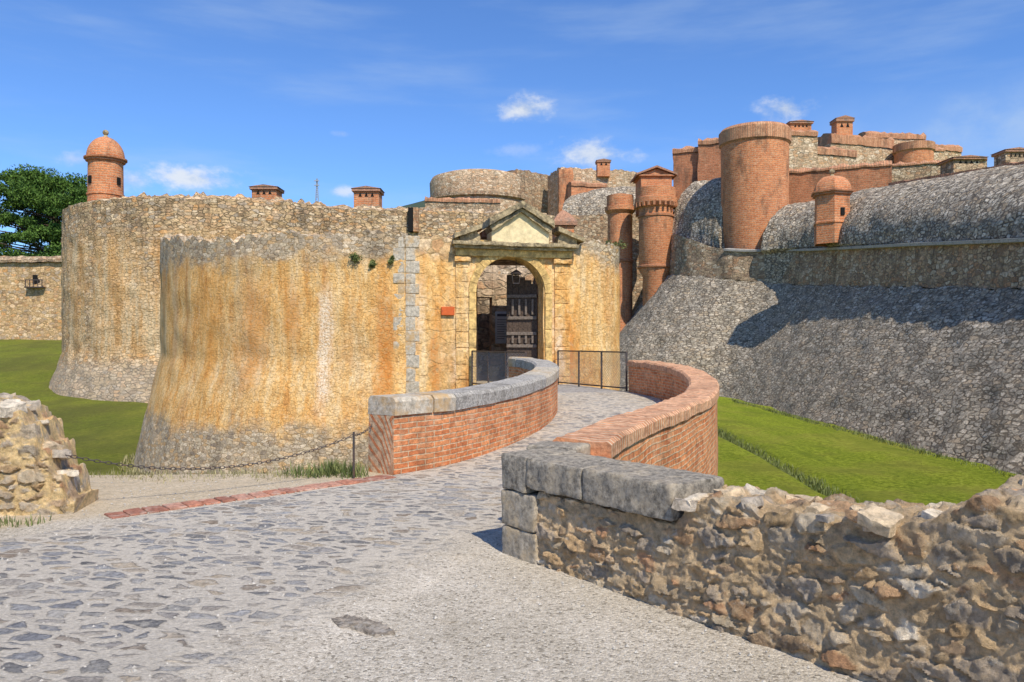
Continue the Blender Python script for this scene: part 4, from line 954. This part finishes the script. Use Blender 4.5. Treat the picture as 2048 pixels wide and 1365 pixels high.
bush(709, 515, 0, .2, 'largest green plant growing from the bastion wall, leftmost of three'); bush(744, 527, 0, .14, 'green plant growing from the bastion wall, middle of three'); bush(782, 520, 0, .11, 'smallest green plant on the bastion wall, nearest the grey quoins')
c = G(3.7, .8, 4.72); V, Fc = leaves([(c.x+random.gauss(0, .15), c.y+random.gauss(0, .15), c.z+random.uniform(0, .15)) for _ in range(8)], [(.12,)*3]*8, 50, .06)
tag(mk('wall_plant', V, Fc, m_weed, smooth=False), 'green plant on the wall top right of the gate', 'plant')
# pebbles
V = []; Fc = []
for _ in range(5200):
    y = random.uniform(2.6, 9); x = random.uniform(-5, 3)
    if (x-E0.x)*nbv.x+(y-E0.y)*nbv.y > -.06: continue
    s = .004+.012*random.random()**4; k = len(V)
    ro = random.uniform(0, 6.28)
    for j in range(5): a = ro+j*1.2566; V.append((x+math.cos(a)*s*random.uniform(.7, 1.2), y+math.sin(a)*s*random.uniform(.7, 1.2), .004))
    V.append((x, y, .004+s*.9)); Fc += [(k+j, k+(j+1) % 5, k+5) for j in range(5)]
tag(mk('pebbles', V, Fc, simple('pebble', (.46, .42, .36), .5, 60)), 'loose small pebbles scattered over the gravel', 'pebbles', kind='stuff')

# ------------------------------------------------------------------ light, sky, camera
sd = Vector((.42, -.907, 0)).normalized(); EL = R(50)
sunv = Vector((sd.x*math.cos(EL), sd.y*math.cos(EL), math.sin(EL)))
L = bpy.data.lights.new('sun', 'SUN'); L.energy = 5.0; L.angle = R(.5); L.color = (1, .93, .80)
so = bpy.data.objects.new('sun', L); COL.objects.link(so); so.rotation_euler = (-sunv).to_track_quat('-Z', 'Y').to_euler(); so.location = (10, -10, 30)
W = bpy.data.worlds.new('World'); SC.world = W; W.use_nodes = True
t = NT.__new__(NT); t.t = W.node_tree; bgn = W.node_tree.nodes['Background']
sky = t.n('TexSky', sky_type='NISHITA', sun_disc=False, sun_elevation=EL, sun_rotation=R(155), altitude=300, air_density=1., dust_density=.3, ozone_density=3.)
gdir = t.n('TexCoord').outputs['Generated']; s = t.sep(gdir)
az_ = t.math('ARCTAN2', s[0], s[1]); el = t.math('ARCSINE', s[2])
skc = t.mix(1, sky.outputs[0], (.94, 1.32, 1.86), 'MULTIPLY')
n1 = t.noise(t.vs(gdir, (1, 1, 1.6)), 26, 8, .62).outputs[0]
n2 = t.noise(t.vs(gdir, (1, 1, 1.6)), 9, 5, .6).outputs[0]
tot = None
for px, py, w, h, k in ((1050, 218, 50, 26, 1), (1185, 308, 75, 28, .9), (385, 358, 95, 26, 1), (1572, 217, 54, 25, .95), (150, 318, 34, 16, .6), (262, 360, 50, 22, .8), (690, 383, 30, 11, .8), (685, 268, 18, 8, .3), (1030, 300, 50, 12, .25)):
    a0 = math.atan((px-1024)/F); d = math.hypot(px-1024, F); e0 = math.atan((682-py)/d)
    ra_, re = w/d, h/d
    dx = t.math('DIVIDE', t.math('SUBTRACT', az_, a0), ra_*1.25); dy = t.math('DIVIDE', t.math('SUBTRACT', el, e0), re*1.25)
    r2 = t.math('SQRT', t.math('ADD', t.math('MULTIPLY', dx, dx), t.math('MULTIPLY', dy, dy)))
    q = t.math('ADD', t.math('SUBTRACT', 1., r2), t.math('MULTIPLY', t.math('SUBTRACT', n1, .5), 2.2))
    q = t.math('MULTIPLY', t.mr(q, .0, 1.0), k*.85)
    q = t.math('MULTIPLY', q, t.mr(r2, 1.6, .9))
    tot = q if tot is None else t.math('MAXIMUM', tot, q)
cir = t.noise(t.vs(gdir, (1.2, 1.2, 7)), 2.6, 6, .55).outputs[0]
cm = t.math('MULTIPLY', t.mr(cir, .45, .8), t.math('MULTIPLY', t.mr(el, .0, .12), .32))
band = t.math('MULTIPLY', t.math('MULTIPLY', t.mr(t.math('ABSOLUTE', t.math('SUBTRACT', el, .235)), .07, .0), t.mr(az_, .3, .55)), t.mr(n2, .35, .6, .2, .5))
skc = t.mix(t.math('MAXIMUM', cm, band), skc, (5.4, 6.8, 8.6))
ccol = t.mix(t.mr(n1, .35, .62), (5.8, 6.6, 7.8), (8.4, 8.7, 9.0))
skc = t.mix(tot, skc, ccol)
W.node_tree.links.new(skc, bgn.inputs[0]); bgn.inputs[1].default_value = .1
cam = bpy.data.cameras.new('camera'); cam.lens = 27; cam.sensor_width = 36; cam.clip_end = 8000; cam.clip_start = .05
co = bpy.data.objects.new('camera', cam); COL.objects.link(co); co.location = (0, 0, 1.65); co.rotation_euler = (R(90), 0, 0); SC.camera = co
SC.view_settings.view_transform = 'Standard'; SC.view_settings.look = 'None'; SC.view_settings.exposure = 0
